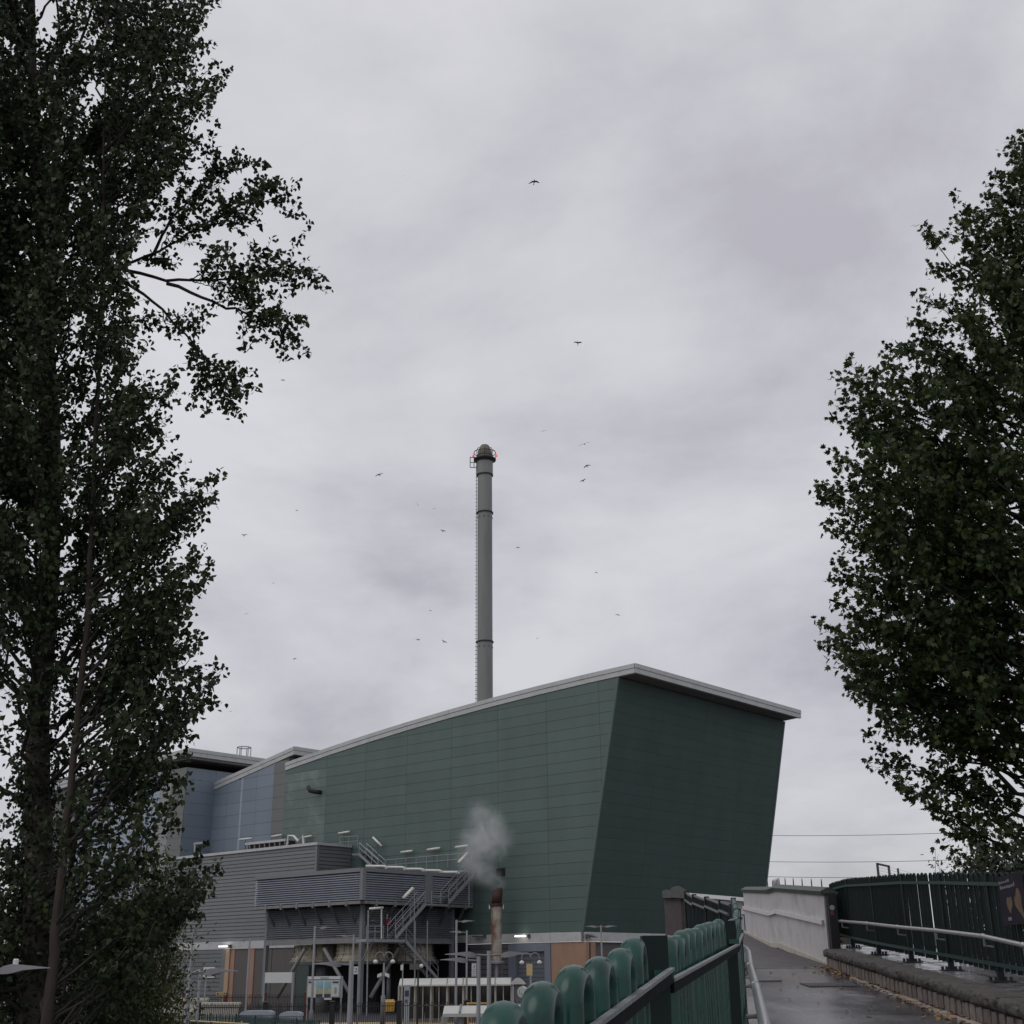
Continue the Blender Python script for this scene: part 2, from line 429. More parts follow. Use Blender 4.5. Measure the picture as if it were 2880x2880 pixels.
# core walls (dark backing behind the joints)
b = MB()
us = [EDGE(28)] + [-3, 3, 9, 15, 21, 27, 33, 38, UL]
top = [G(u, 0.0, zroof(u)) for u in us]
poly = [G(UL, 0, 0.0), G(UL, 0, 6.62), ] 
side_poly = [G(0, 0, 6.62)] + top + [G(UL, 0, 6.62)]
b.extrude(side_poly, U2*0.3)
b.build('wall', 'joint_dark', hall)
rows = [27.5 - k*1.0 for k in range(-2, 22)]
cols = [-8.9, -2.6, 3.7, 9.9, 16.15, 22.5, 28.8, 35.1, UL]
g = 0.013
regs = []
for i in range(len(cols)-1):
    for k in range(len(rows)-1):
        z1, z0 = rows[k], max(rows[k+1], 6.62)
        if z1 <= 6.7: continue
        regs.append((cols[i]+g, cols[i+1]-g, z0+g, z1-g))
ea, eb = 28.49-6.62, 4.9                                   # edge: u >= -4.9*(z-6.62)/21.87
for (x0, x1, z0, z1) in regs:
    hs = [(-ea, -eb, -eb*6.62 - 0.12*ea)]
    # chord of the curved roof over this panel
    za, zb = zroof(x0)-0.05, zroof(x1)-0.05
    m_ = (zb-za)/(x1-x0)
    hs.append((-m_, 1.0, za - m_*x0))
    face_panels(hall, lambda u, z: G(u, 0, z), -U2, [(x0, x1, z0, z1)], 0.05, 'panel_green_glare' if x0 > 35 and 14.5 < z0 < 24 else 'panel_green', 'panel', hs)  # left end panels carry the painted glare
# leaning end wall
zt = 28.49
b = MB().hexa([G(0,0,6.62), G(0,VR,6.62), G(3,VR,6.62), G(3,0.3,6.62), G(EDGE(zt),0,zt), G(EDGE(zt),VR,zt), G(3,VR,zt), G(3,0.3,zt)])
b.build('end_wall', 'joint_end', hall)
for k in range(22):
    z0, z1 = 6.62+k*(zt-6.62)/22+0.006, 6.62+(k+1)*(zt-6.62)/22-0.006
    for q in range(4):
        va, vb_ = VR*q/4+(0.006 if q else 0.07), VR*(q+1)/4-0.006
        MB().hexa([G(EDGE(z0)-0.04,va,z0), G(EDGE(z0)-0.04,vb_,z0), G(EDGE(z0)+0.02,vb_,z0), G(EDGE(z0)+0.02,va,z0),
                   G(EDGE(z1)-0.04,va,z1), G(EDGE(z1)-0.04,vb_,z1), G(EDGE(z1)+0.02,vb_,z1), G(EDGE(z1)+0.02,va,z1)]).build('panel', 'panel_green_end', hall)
b = MB().hexa([G(EDGE(6.62)-0.06,-0.10,6.62), G(0.14,-0.10,6.62), G(0.14,0.02,6.62), G(-0.06,0.06,6.62),
               G(EDGE(zt)-0.06,-0.10,zt), G(EDGE(zt)+0.14,-0.10,zt), G(EDGE(zt)+0.14,0.02,zt), G(EDGE(zt)-0.06,0.06,zt)])
b.build('corner_trim', 'panel_green', hall)
b = MB().hexa([G(-0.1,VR,6.62), G(0.5,VR,6.62), G(0.5,VR+0.2,6.62), G(-0.1,VR+0.2,6.62),
               G(EDGE(zt)-0.1,VR,zt), G(EDGE(zt)+0.5,VR,zt), G(EDGE(zt)+0.5,VR+0.2,zt), G(EDGE(zt)-0.1,VR+0.2,zt)])
b.build('corner_trim', 'portal_blue', hall)
# roof: fascia in two boards, along the side and over the end
def fascia_side(parent, pts, v, h, thick, cut=None):
    """pts: (u, z bottom); two boards with a shadow line between them, in lengths"""
    for (f0, f1, push) in ((0.0, 0.50, 0.0), (0.54, 1.0, 0.05)):
        for i in range(len(pts)-1):
            (ua, za), (ub, zb) = pts[i], pts[i+1]
            o = (v - 0.12 - push)
            MB().hexa([G(ua,o,za+h*f0), G(ub-0.02,o,zb+h*f0), G(ub-0.02,v+thick,zb+h*f0), G(ua,v+thick,za+h*f0),
                       G(ua,o,za+h*f1), G(ub-0.02,o,zb+h*f1), G(ub-0.02,v+thick,zb+h*f1), G(ua,v+thick,za+h*f1)]).build('fascia_board', 'fascia', parent)
    b = MB()
    for i in range(len(pts)-1):
        (ua, za), (ub, zb) = pts[i], pts[i+1]
        b.hexa([G(ua,v-0.06,za+0.03), G(ub,v-0.06,zb+0.03), G(ub,v+thick,zb+0.03), G(ua,v+thick,za+0.03),
                G(ua,v-0.06,za+h-0.03), G(ub,v-0.06,zb+h-0.03), G(ub,v+thick,zb+h-0.03), G(ua,v+thick,za+h-0.03)])
    b.build('fascia_core', 'trim_grey', parent)
side_pts = [(u, zroof(u)) for u in [-6.78, -1.5, 4.5, 10.5, 16.5, 22.5, 28.5, 34.5, UL]]
fascia_side(hall, side_pts, 0.0, 0.86, 0.3)
# end fascia, runs along U2 at u=-6.78
def fascia_end(parent, u, v0, v1, z, h, seg):
    vs_ = [v0 + (v1-v0)*k/seg for k in range(seg+1)]
    for (f0, f1, push) in ((0.0, 0.50, 0.0), (0.54, 1.0, 0.05)):
        for i in range(seg):
            MB().hexa([G(u-0.1-push,vs_[i],z+h*f0), G(u-0.1-push,vs_[i+1]-0.02,z+h*f0), G(u+0.2,vs_[i+1]-0.02,z+h*f0), G(u+0.2,vs_[i],z+h*f0),
                       G(u-0.1-push,vs_[i],z+h*f1), G(u-0.1-push,vs_[i+1]-0.02,z+h*f1), G(u+0.2,vs_[i+1]-0.02,z+h*f1), G(u+0.2,vs_[i],z+h*f1)]).build('fascia_board', 'fascia', parent)
    MB().hexa([G(u-0.05,v0,z+0.03), G(u-0.05,v1,z+0.03), G(u+0.2,v1,z+0.03), G(u+0.2,v0,z+0.03),
               G(u-0.05,v0,z+h-0.03), G(u-0.05,v1,z+h-0.03), G(u+0.2,v1,z+h-0.03), G(u+0.2,v0,z+h-0.03)]).build('fascia_core', 'trim_grey', parent)
ZE = zroof(-6.78)
fascia_end(hall, -6.78, -0.10, VR+0.3, ZE, 0.86, 5)
MB().hexa([G(-6.6,0.2,ZE+0.06), G(EDGE(zt)+0.3,0.2,ZE-0.05), G(EDGE(zt)+0.3,VR+0.2,ZE-0.05), G(-6.6,VR+0.2,ZE+0.06),
           G(-6.6,0.2,ZE+0.5), G(EDGE(zt)+0.3,0.2,ZE+0.5), G(EDGE(zt)+0.3,VR+0.2,ZE+0.5), G(-6.6,VR+0.2,ZE+0.5)]).build('soffit', 'soffit', hall)
b = MB()
ru = [-6.6, -1.5, 4.5, 10.5, 16.5, 22.5, 28.5, 34.5, UL]
for i in range(len(ru)-1):
    a_, c_ = ru[i], ru[i+1]
    b.hexa([G(a_,0.25,zroof(a_)+0.5), G(c_,0.25,zroof(c_)+0.5), G(c_,VR+0.2,zroof(c_)+0.5), G(a_,VR+0.2,zroof(a_)+0.5),
            G(a_,0.25,zroof(a_)+0.8), G(c_,0.25,zroof(c_)+0.8), G(c_,VR+0.2,zroof(c_)+0.8), G(a_,VR+0.2,zroof(a_)+0.8)])
b.build('roof', 'trim_grey', hall)
MB().hexa([G(UL-0.3,0.3,0), G(UL,0.3,0), G(UL,VR,0), G(UL-0.3,VR,0), G(UL-0.3,0.3,25.4), G(UL,0.3,25.4), G(UL,VR,25.4), G(UL-0.3,VR,25.4)]).build('rear_wall', 'panel_grey', hall)
# white band and lower storey
BT, BB = 6.60, 5.82
for a_, c_ in ((0.10, 3.62), (3.66, 15.0), (15.04, UL)):
    MB().obox(G(a_,-0.16,BB), U1*(c_-a_), U2*0.3, UP*(BT-BB)).build('band', 'band_white', hall)
MB().obox(G(-0.06,0.06,BB), U1*0.3, U2*(VR-0.1), UP*(BT-BB)).build('band', 'band_white', hall)
MB().obox(G(-0.02,-0.2,BB-0.02), U1*0.1, U2*0.25, UP*(BT-BB)).build('band_joint', 'trim_grey', hall)
u_or = on_v(1552, 2740, 0)[0]
MB().hexa([G(0.0,-0.05,0), G(u_or,-0.05,0), G(u_or,0.4,0), G(0.0,0.4,0), G(-0.35,-0.05,BB-0.03), G(u_or,-0.05,BB-0.03), G(u_or,0.4,BB-0.03), G(-0.35,0.4,BB-0.03)]).build('orange_wall', 'orange', hall)
u_p0, u_p1 = u_or+0.05, on_v(1432, 2740, 0)[0]
ud0, ud1 = on_v(1534, 2760, 0)[0], on_v(1452, 2760, 0)[0]
zd = on_v(1500, 2676, 0)[1]
MB().obox(G(u_p0,-0.1,0), U1*(ud0-u_p0), U2*0.5, UP*(BB-0.03)).build('portal', 'portal_blue', hall)
MB().obox(G(ud1,-0.1,0), U1*(u_p1-ud1), U2*0.5, UP*(BB-0.03)).build('portal', 'portal_blue', hall)
MB().obox(G(ud0+0.01,-0.1,zd), U1*(ud1-ud0-0.02), U2*0.5, UP*(BB-0.03-zd)).build('portal', 'portal_blue', hall)
for k in range(14):
    zz = k*zd/14
    MB().obox(G(ud0+0.02,0.18,zz), U1*(ud1-ud0-0.04), U2*0.1, UP*(zd/14-0.03)).build('shutter_slat', 'door_blue', hall)
MB().obox(G(ud0,0.3,0), U1*(ud1-ud0), U2*0.1, UP*zd).build('shutter_back', 'void', hall)
for k in range(13):
    MB().obox(G(u_p1+0.03,-0.02,k*BB/13), U1*(26-u_p1), U2*0.12, UP*(BB/13-0.05)).build('cladding_board', 'cladding_dark', hall)
MB().obox(G(u_p1+0.03,0.12,0), U1*(UL-u_p1), U2*0.2, UP*(BB-0.03)).build('wall', 'void', hall)
MB().obox(G(0.35,0.45,0), U1*0.2, U2*(VR-0.5), UP*(BB-0.03)).build('undercroft_wall', 'door_brown', hall)
for v_ in (1.0, 6.5, 12.2, 18.0, 24.0):
    MB().obox(G(0.0,v_,0), U1*0.5, U2*0.7, UP*(BB-0.03)).build('pier', 'orange', hall)
# recessed louvre opening, elbow pipe, bulkhead lamps on the band and walls
def wall_tube(parent, p, q, v, r=0.11, post=True):
    (ua, za), (ub, zb) = on_v(*p, v), on_v(*q, v)
    o = MB().tube([G(ua, v, za), G(ub, v, zb)], r, 8).build('tube_light', 'tube_light', parent, True)
    if post:
        MB().tube([G((ua+ub)/2, v, (za+zb)/2), G((ua+ub)/2, v+0.1, (za+zb)/2-1.3)], 0.035, 6).build('lamp_post', 'steel_dark', parent)
for p, q in (((674,2361),(708,2358)), ((764,2353),(792,2348)), ((848,2356),(876,2351)), ((952,2344),(983,2339)),
             ((1128,2397),(1160,2393)), ((1202,2390),(1237,2385)), ((1281,2383),(1316,2378)), ((1049,2355),(1074,2380))):
    wall_tube(hall if p[0] > 810 else hall, p, q, -0.45)
(uu, zz) = on_v(902, 2229, 0)
MB().tube([G(uu-0.1,0.05,zz), G(uu+0.2,-0.7,zz+0.05), G(uu+0.6,-1.0,zz+0.15), G(uu+0.9,-1.1,zz+0.6)], 0.24, 10).build('elbow_pipe', 'ring_dark', hall, True)
(uu, zz) = on_v(1410, 2455, 0)
MB().obox(G(uu-0.5,-0.13,zz-0.3), U1*1.0, U2*0.1, UP*0.7).build('vent_grille', 'void', hall)
(uu, zz) = on_v(1483, 2634, -0.3)
def bulkhead(parent, px, py, v, lit=True):
    uu, zz = on_v(px, py, v)
    MB().obox(G(uu-0.15,v,zz-0.15), U1*0.3, U2*0.35, UP*0.3).build('lamp_bracket', 'steel_dark', parent)
    MB().obox(G(uu+0.1,v-0.5,zz-0.08), U1*0.95, U2*0.5, UP*0.12).build('lamp_head', 'lamp_glow' if lit else 'steel_dark', parent)
bulkhead(hall, 1482, 2632, -0.45)
bulkhead(hall, 1362, 2633, -0.3, False)
v_, z_ = on_u(1650, 2634, -0.2)
MB().obox(G(-0.5,v_,z_-0.15), U1*0.45, U2*0.15, UP*0.35).build('lamp_bracket', 'steel_dark', hall)
MB().hexa([G(-0.7,v_,z_+0.1), G(-0.2,v_,z_+0.1), G(-0.2,v_+0.9,z_-0.08), G(-0.7,v_+0.9,z_-0.08), G(-0.7,v_,z_+0.22), G(-0.2,v_,z_+0.22), G(-0.2,v_+0.9,z_), G(-0.7,v_+0.9,z_)]).build('lamp_head', 'steel_galv', hall)

# --- blue middle block
VB, UT, VT = 5.0, 62.6, 0.7
mid = thing('blue_block', G(UT, VB, 0), 'blue grey panelled block between green hall and tallest left block, sloping pale roof edge', 'building')
tip_u, tip_z = on_v(828, 2122, VB)
zl = on_v(603, 2222, VB)[1]
zb_ = lambda u: zl + (tip_z - zl)*(UT - u)/(UT - tip_u)
MB().extrude([G(UT, VB, 0), G(tip_u+0.9, VB, 0), G(tip_u+0.9, VB, zb_(tip_u+0.9)), G(UT, VB, zb_(UT))], U2*0.4).build('wall', 'joint_dark', mid)
MB().hexa([G(tip_u+0.9,VB+0.4,0), G(tip_u+1.3,VB+0.4,0), G(tip_u+1.3,VB+20,0), G(tip_u+0.9,VB+20,0),
           G(tip_u+0.9,VB+0.4,tip_z-0.3), G(tip_u+1.3,VB+0.4,tip_z-0.3), G(tip_u+1.3,VB+20,tip_z-0.3), G(tip_u+0.9,VB+20,tip_z-0.3)]).build('end_wall', 'panel_grey', mid)
ucols = [tip_u+1.0, on_v(768, 2250, VB)[0], on_v(720, 2250, VB)[0], on_v(682, 2250, VB)[0], on_v(676, 2250, VB)[0], on_v(640, 2250, VB)[0], UT]
umats = ['panel_grey', 'panel_blue', 'panel_blue', 'panel_blue_light', 'panel_blue', 'panel_blue']
for i in range(len(ucols)-1):
    for k in range(20):
        z1, z0 = 27.4-1.42*k, 27.4-1.42*(k+1)
        if z1 < 9: continue
        x0, x1 = ucols[i]+g, ucols[i+1]-g
        m_ = (zb_(x1)-zb_(x0))/(x1-x0)
        hs = [(-m_, 1.0, zb_(x0)-0.05-m_*x0)]
        face_panels(mid, lambda u, z: G(u, VB, z), -U2, [(x0, x1, z0+g, z1-g)], 0.05, umats[i], 'panel', hs)
fp = [(tip_u, tip_z), (tip_u+6, zb_(tip_u+6)), (tip_u+12, zb_(tip_u+12)), (UT, zl)]
fascia_side(mid, fp, VB, 0.95, 0.3)
fascia_end(mid, tip_u, VB-0.1, VB+24, tip_z, 0.95, 3)
MB().hexa([G(tip_u+0.2,VB+0.3,tip_z), G(UT,VB+0.3,zl), G(UT,VB+24,zl), G(tip_u+0.2,VB+24,tip_z), G(tip_u+0.2,VB+0.3,tip_z+0.8), G(UT,VB+0.3,zl+0.8), G(UT,VB+24,zl+0.8), G(tip_u+0.2,VB+24,tip_z+0.8)]).build('roof', 'soffit', mid)

# --- tallest block at the left
tall = thing('tall_block', G(UT, VT, 0), 'tallest grey and blue block at the far left with flat overhanging roof, partly behind poplar', 'building')
zt3 = on_v(527, 2157, VT)[1]
MB().obox(G(UT, VT, 0), U1*34, U2*24, UP*zt3).build('wall', 'joint_dark', tall)
tc_ = [UT, on_v(484, 2200, VT)[0], on_v(453, 2200, VT)[0], UT+16, UT+24, UT+33.9]
tm_ = ['panel_grey', 'panel_grey_light', 'panel_blue_light', 'panel_blue_light', 'panel_grey']
for i in range(len(tc_)-1):
    for k in range(22):
        z1, z0 = zt3-0.05-1.42*k, zt3-0.05-1.42*(k+1)
        if z1 < 4: continue
        face_panels(tall, lambda u, z: G(u, VT, z), -U2, [(tc_[i]+g, tc_[i+1]-g, z0+g, z1-g)], 0.05, tm_[i])
for (va, vb_) in ((VT+0.02, VT+4.4), (VT+4.4, VT+8), (VT+8, VT+24)):
    for k in range(22):
        z1, z0 = zt3-0.05-1.42*k, zt3-0.05-1.42*(k+1)
        if z1 < 9: continue
        face_panels(tall, lambda v, z: G(UT, v, z), -U1, [(va+g, vb_-g, z0+g, z1-g)], 0.05, 'panel_blue')
rz_ = on_v(520, 2130, VT)[1]
fascia_side(tall, [(UT-1.2, rz_-0.1), (UT+10, rz_-0.35), (UT+22, rz_-0.9), (UT+35, rz_-1.6)], VT-0.6, 0.95, 1.0)
fascia_end(tall, UT-1.2, VT-0.7, VT+25, rz_-0.1, 0.95, 4)
MB().obox(G(UT-1.1, VT-0.4, rz_-0.4), U1*35, U2*25, UP*0.7).build('roof', 'soffit', tall)
def te(px, py):
    v, z = on_u(px, py, UT-0.25); return G(UT-0.25, v, z)
MB().tube([te(546, 2374), te(575, 2371)], 0.16, 8).build('door_lintel', 'white_pipe', tall)
MB().tube([te(548, 2375), te(547, 2408)], 0.12, 8).build('door_post', 'white_pipe', tall)
# roof ladder cage seen above the roof edge
lv, lz = on_u(685, 2130, UT+3)
for k in range(6):
    a_ = math.pi*2*k/6
    MB().tube([G(UT+3+0.9*math.cos(a_), lv+0.9*math.sin(a_), lz-1.5), G(UT+3+0.9*math.cos(a_), lv+0.9*math.sin(a_), lz+1.3)], 0.06, 5).build('ladder_cage_bar', 'steel_galv', tall)
MB().tube([G(UT+3+0.9*math.cos(2*math.pi*k/12), lv+0.9*math.sin(2*math.pi*k/12), lz+1.3) for k in range(13)], 0.07, 5).build('ladder_cage_hoop', 'steel_galv', tall)

# --- grey boarded lower building
VL, ULc, ULe, ZL = -4.72, 30.6, 57.9, 15.7
low = thing('boarded_building', G(ULc, VL, 0), 'low grey building clad in horizontal boards with pale coping, left of louvred cooling unit', 'building')
MB().obox(G(ULc+0.1, VL+0.1, 0), U1*(ULe-ULc-0.1), U2*(-VL-0.15), UP*ZL).build('wall', 'joint_dark', low)
nb = 24
for k in range(nb):
    z0 = BT + 0.02 + (ZL-BT)*k/nb; h = (ZL-BT)/nb-0.05
    MB().hexa([G(ULc+0.2,VL+0.0,z0), G(ULe,VL+0.0,z0), G(ULe,VL+0.1,z0), G(ULc+0.2,VL+0.1,z0),
               G(ULc+0.2,VL+0.04,z0+h), G(ULe,VL+0.04,z0+h), G(ULe,VL+0.1,z0+h), G(ULc+0.2,VL+0.1,z0+h)]).build('cladding_board', 'cladding', low)
    MB().hexa([G(ULc,VL+0.2,z0), G(ULc,-0.1,z0), G(ULc+0.1,-0.1,z0), G(ULc+0.1,VL+0.2,z0),
               G(ULc+0.04,VL+0.2,z0+h), G(ULc+0.04,-0.1,z0+h), G(ULc+0.1,-0.1,z0+h), G(ULc+0.1,VL+0.2,z0+h)]).build('cladding_board', 'cladding', low)
MB().obox(G(ULc-0.06,VL-0.06,BT), U1*0.3, U2*0.3, UP*(ZL-BT)).build('corner_trim', 'trim_grey', low)
MB().obox(G(ULc-0.15,VL-0.15,ZL), U1*(ULe-ULc+0.3), U2*0.5, UP*0.28).build('coping', 'fascia', low)
MB().obox(G(ULc-0.15,VL+0.36,ZL), U1*0.5, U2*(-VL-0.5), UP*0.28).build('coping', 'fascia', low)
MB().obox(G(ULc+0.1,VL-0.05,BB), U1*(ULe-ULc), U2*0.12, UP*(BT-BB)).build('band', 'band_white', low)
ubL = on_v(633, 2740, VL)[0]
for k in range(14):
    z0 = BB*k/14
    MB().obox(G(ubL,VL+0.0,z0), U1*(ULe-ubL), U2*0.1, UP*(BB/14-0.05)).build('cladding_board', 'cladding', low)
def lowcol(p0, p1, mat, dv=0.0, name='pier'):
    ua, ub = on_v(p0, 2740, VL)[0], on_v(p1, 2740, VL)[0]
    MB().obox(G(ub, VL+dv, 0), U1*(ua-ub), U2*(0.16-dv), UP*(BB-0.03)).build(name, mat, low)
lowcol(621, 632, 'panel_grey', -0.05)
lowcol(633, 644, 'orange_light', -0.1); lowcol(645, 656, 'orange', 0.02)
lowcol(700, 712, 'orange', 0.0)
lowcol(657, 699, 'door_brown', 0.06, 'door'); lowcol(713, 760, 'door_brown', 0.06, 'door'); lowcol(762, 830, 'door_brown', 0.06, 'door')
bulkhead(low, 642, 2661, VL-0.4); bulkhead(low, 472, 2667, VL-0.4)
su, sz = on_v(588, 2735, VL-0.1)
MB().obox(G(su-0.95,VL-0.1,sz-0.55), U1*2.0, U2*0.08, UP*1.1).build('sign_board', 'board_white', low)
# rooftop pipe rack in front of the blue block
rack = thing('pipe_rack', G(44, -2.0, ZL), 'rusty brown pipe rack with pale frame on roof of boarded building', 'pipe rack')
ra, rb = on_v(692, 2374, -2.5), on_v(805, 2362, -2.5)
MB().beam(G(ra[0],-2.5,ra[1]), G(rb[0],-2.5,rb[1]), 0.25, 0.25).build('rail', 'fascia', rack)
MB().obox(G(rb[0],-2.2,ZL+0.2), U1*(ra[0]-rb[0]), U2*1.0, UP*(ra[1]-ZL-0.25)).build('pipe_bundle', 'pipe_top', rack)
for k in range(9):
    f = k/8.0; u_ = ra[0]+(rb[0]-ra[0])*f; z_ = ra[1]+(rb[1]-ra[1])*f
    MB().beam(G(u_,-2.55,ZL+0.2), G(u_+0.15,-2.55,z_), 0.12, 0.12).build('post', 'beam_grey', rack)
fr = on_v(812, 2372, -2.5)
MB().tube([G(fr[0]+0.3,-2.5,ZL+0.2), G(fr[0]+0.1,-2.5,ZL+1.6), G(fr[0]-0.8,-2.5,ZL+1.5), G(fr[0]-1.6,-2.5,ZL+0.9), G(fr[0]-2.3,-2.5,ZL+1.4), G(fr[0]-2.6,-2.5,ZL+0.2)], 0.14, 6).build('pipe_loop', 'white_pipe', rack)

# --- chimney
ch = at(1364, 1975, 150); cx, cy = ch.x, ch.y
ztop = at(1362, 1281, 150).z
chim = thing('chimney_stack', (cx, cy, 0), 'tall slim grey steel chimney rising behind the green hall, capped with lights', 'chimney')
zr = [at(1364, y, 150).z for y in (1806, 1443, 1337)]
RC = 0.965
MB().lathe((cx,cy,0), [(RC,20), (RC,zr[0]-0.02)], 40).build('shaft', 'chimney', chim)
MB().lathe((cx,cy,0), [(RC-0.02,zr[0]), (RC-0.02,zr[1])], 40).build('shaft', 'chimney', chim)
MB().lathe((cx,cy,0), [(RC-0.02,zr[1]), (RC-0.03,zr[2])], 40).build('shaft', 'chimney', chim)
MB().lathe((cx,cy,0), [(RC+0.09,zr[2]+0.02), (RC+0.09,ztop-0.6)], 40).build('shaft', 'chimney', chim)
for z_ in zr:
    MB().lathe((cx,cy,0), [(RC,z_-0.09), (RC+0.12,z_-0.07), (RC+0.12,z_+0.07), (RC,z_+0.09)], 40).build('flange', 'ring_dark', chim)
for z_ in zr[:2]:
    for k in range(10):
        a_ = 2*math.pi*k/10+0.2
        MB().box((cx+math.cos(a_)*(RC-0.02)-0.07, cy+math.sin(a_)*(RC-0.02)-0.07, z_-0.75), (cx+math.cos(a_)*(RC-0.02)+0.07, cy+math.sin(a_)*(RC-0.02)+0.07, z_-0.58)).build('bolt', 'steel_dark', chim)
zc_ = ztop - 0.4
cap = MB().lathe((cx,cy,0), [(0.9,zc_-0.4), (0.92,zc_+0.35), (0.97,zc_+0.37), (0.97,zc_+0.45), (0.92,zc_+0.47), (0.92,zc_+0.95), (0.86,zc_+1.05), (0.72,zc_+1.4), (0.58,zc_+1.72), (0.46,zc_+1.84), (0.3,zc_+1.9)], 40).build('cap', 'chimney_cap', chim, True)
smooth_by_angle(cap)
plat = MB().lathe((cx,cy,0), [(0.95,zc_-0.75), (1.25,zc_-0.35), (1.45,zc_-0.3), (1.45,zc_-0.15), (0.95,zc_-0.1)], 32).build('gallery', 'ring_dark', chim)
for k in range(8):
    a_ = 2*math.pi*k/8
    c_, s_ = math.cos(a_), math.sin(a_)
    MB().tube([(cx+1.4*c_,cy+1.4*s_,zc_-0.2), (cx+1.42*c_,cy+1.42*s_,zc_+0.75), (cx+1.25*c_,cy+1.25*s_,zc_+1.1), (cx+0.9*c_,cy+0.9*s_,zc_+1.25)], 0.045, 6).build('gallery_bar', 'ring_dark', chim)
MB().tube([(cx+1.42*math.cos(2*math.pi*k/24),cy+1.42*math.sin(2*math.pi*k/24),zc_+0.75) for k in range(25)], 0.045, 6).build('gallery_rail', 'ring_dark', chim)
for a_ in (math.radians(185), math.radians(-8)):
    MB().lathe((cx+1.5*math.cos(a_),cy+1.5*math.sin(a_),zc_+0.1), [(0.13,0),(0.16,0.08),(0.16,0.24),(0.08,0.34)], 12).build('warning_lamp', 'red_lamp', chim, True)
b = MB()
for sx in (-0.28, 0.12):
    b.tube([(cx-RC-0.12,cy+sx,28), (cx-RC-0.12,cy+sx,zc_-0.2)], 0.03, 5)
for k in range(int((zc_-28)/0.5)):
    b.tube([(cx-RC-0.26,cy-0.08,28+0.5*k), (cx-RC,cy-0.08,28+0.5*k)], 0.03, 5)
b.build('ladder', 'ring_dark', chim)
b = MB()
for x_ in (-1.9, -1.4):
    b.tube([(cx+x_,cy-0.3,zc_-1.4), (cx+x_,cy-0.3,zc_+0.1)], 0.05, 5)
b.tube([(cx-1.9,cy-0.3,zc_-1.4), (cx-1.0,cy-0.3,zc_-1.45)], 0.05, 5); b.tube([(cx-1.9,cy-0.3,zc_-0.7), (cx-1.0,cy-0.3,zc_-0.7)], 0.05, 5); b.tube([(cx-1.9,cy-0.3,zc_), (cx-1.0,cy-0.3,zc_)], 0.05, 5)
b.build('ladder_cage', 'ring_dark', chim)

# ------------------------------------------------------------------ louvred cooling unit in front of the hall
UR, VRc, UE = 13.06, -14.2, 28.0                 # right face plane, front corner, left end
ZU0, ZU1, ZL0, ZL1 = 9.32, 12.0, 5.95, 9.0
cool = thing('cooling_unit', G(UR, VRc, 0), 'raised louvred steel cooling unit with overhanging upper box, fan cowls beneath and slanting struts', 'cooling unit')
def slat_u(parent, u0, u1, v, z, h, mat):         # slat along U1 (faces -U2)
    MB().hexa([G(u0,v-0.13,z), G(u1,v-0.13,z), G(u1,v-0.11,z-0.02), G(u0,v-0.11,z-0.02),
               G(u0,v+0.05,z+h), G(u1,v+0.05,z+h), G(u1,v+0.07,z+h-0.02), G(u0,v+0.07,z+h-0.02)]).build('louvre_slat', mat, parent)
def slat_v(parent, v0, v1, u, z, h, mat):         # slat along U2 (faces -U1)
    MB().hexa([G(u-0.13,v0,z), G(u-0.13,v1,z), G(u-0.11,v1,z-0.02), G(u-0.11,v0,z-0.02),
               G(u+0.05,v0,z+h), G(u+0.05,v1,z+h), G(u+0.07,v1,z+h-0.02), G(u+0.07,v0,z+h-0.02)]).build('louvre_slat', mat, parent)
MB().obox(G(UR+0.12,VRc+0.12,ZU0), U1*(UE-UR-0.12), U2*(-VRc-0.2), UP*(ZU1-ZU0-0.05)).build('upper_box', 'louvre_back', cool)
v_door0, v_door1 = on_u(1193, 2500, UR)[0], on_u(1213, 2500, UR)[0]
NU = 12
for k in range(NU):
    z = ZU0 + 0.05 + (ZU1-0.32-ZU0-0.05)*k/NU; h = (ZU1-0.32-ZU0)/NU*0.72
    slat_u(cool, UR+0.25, UE, VRc, z, h, 'louvre')
    slat_v(cool, VRc+0.25, v_door0, UR, z, h, 'louvre')
    slat_v(cool, v_door1, -0.15, UR, z, h, 'louvre')
MB().obox(G(UR-0.16,v_door0-0.02,ZU0), U1*0.2, U2*(v_door1-v_door0+0.04), UP*(ZU1-ZU0-0.3)).build('door', 'trim_grey', cool)
MB().obox(G(UR-0.16,VRc-0.16,ZU0), U1*0.4, U2*0.4, UP*(ZU1-ZU0)).build('corner_post', 'trim_grey', cool)
MB().obox(G(UR+0.2,VRc-0.18,ZU1-0.3), U1*(UE-UR-0.2), U2*0.25, UP*0.34).build('top_trim', 'trim_grey', cool)
MB().obox(G(UR-0.18,VRc+0.2,ZU1-0.3), U1*0.25, U2*(-VRc-0.4), UP*0.34).build('top_trim', 'trim_grey', cool)
MB().obox(G(UR+0.2,VRc-0.1,ZU0-0.3), U1*(UE-UR-0.2), U2*0.3, UP*0.26).build('edge_beam', 'beam_grey', cool)
MB().obox(G(UR-0.1,VRc+0.2,ZU0-0.3), U1*0.3, U2*(-VRc-0.4), UP*0.26).build('edge_beam', 'beam_grey', cool)
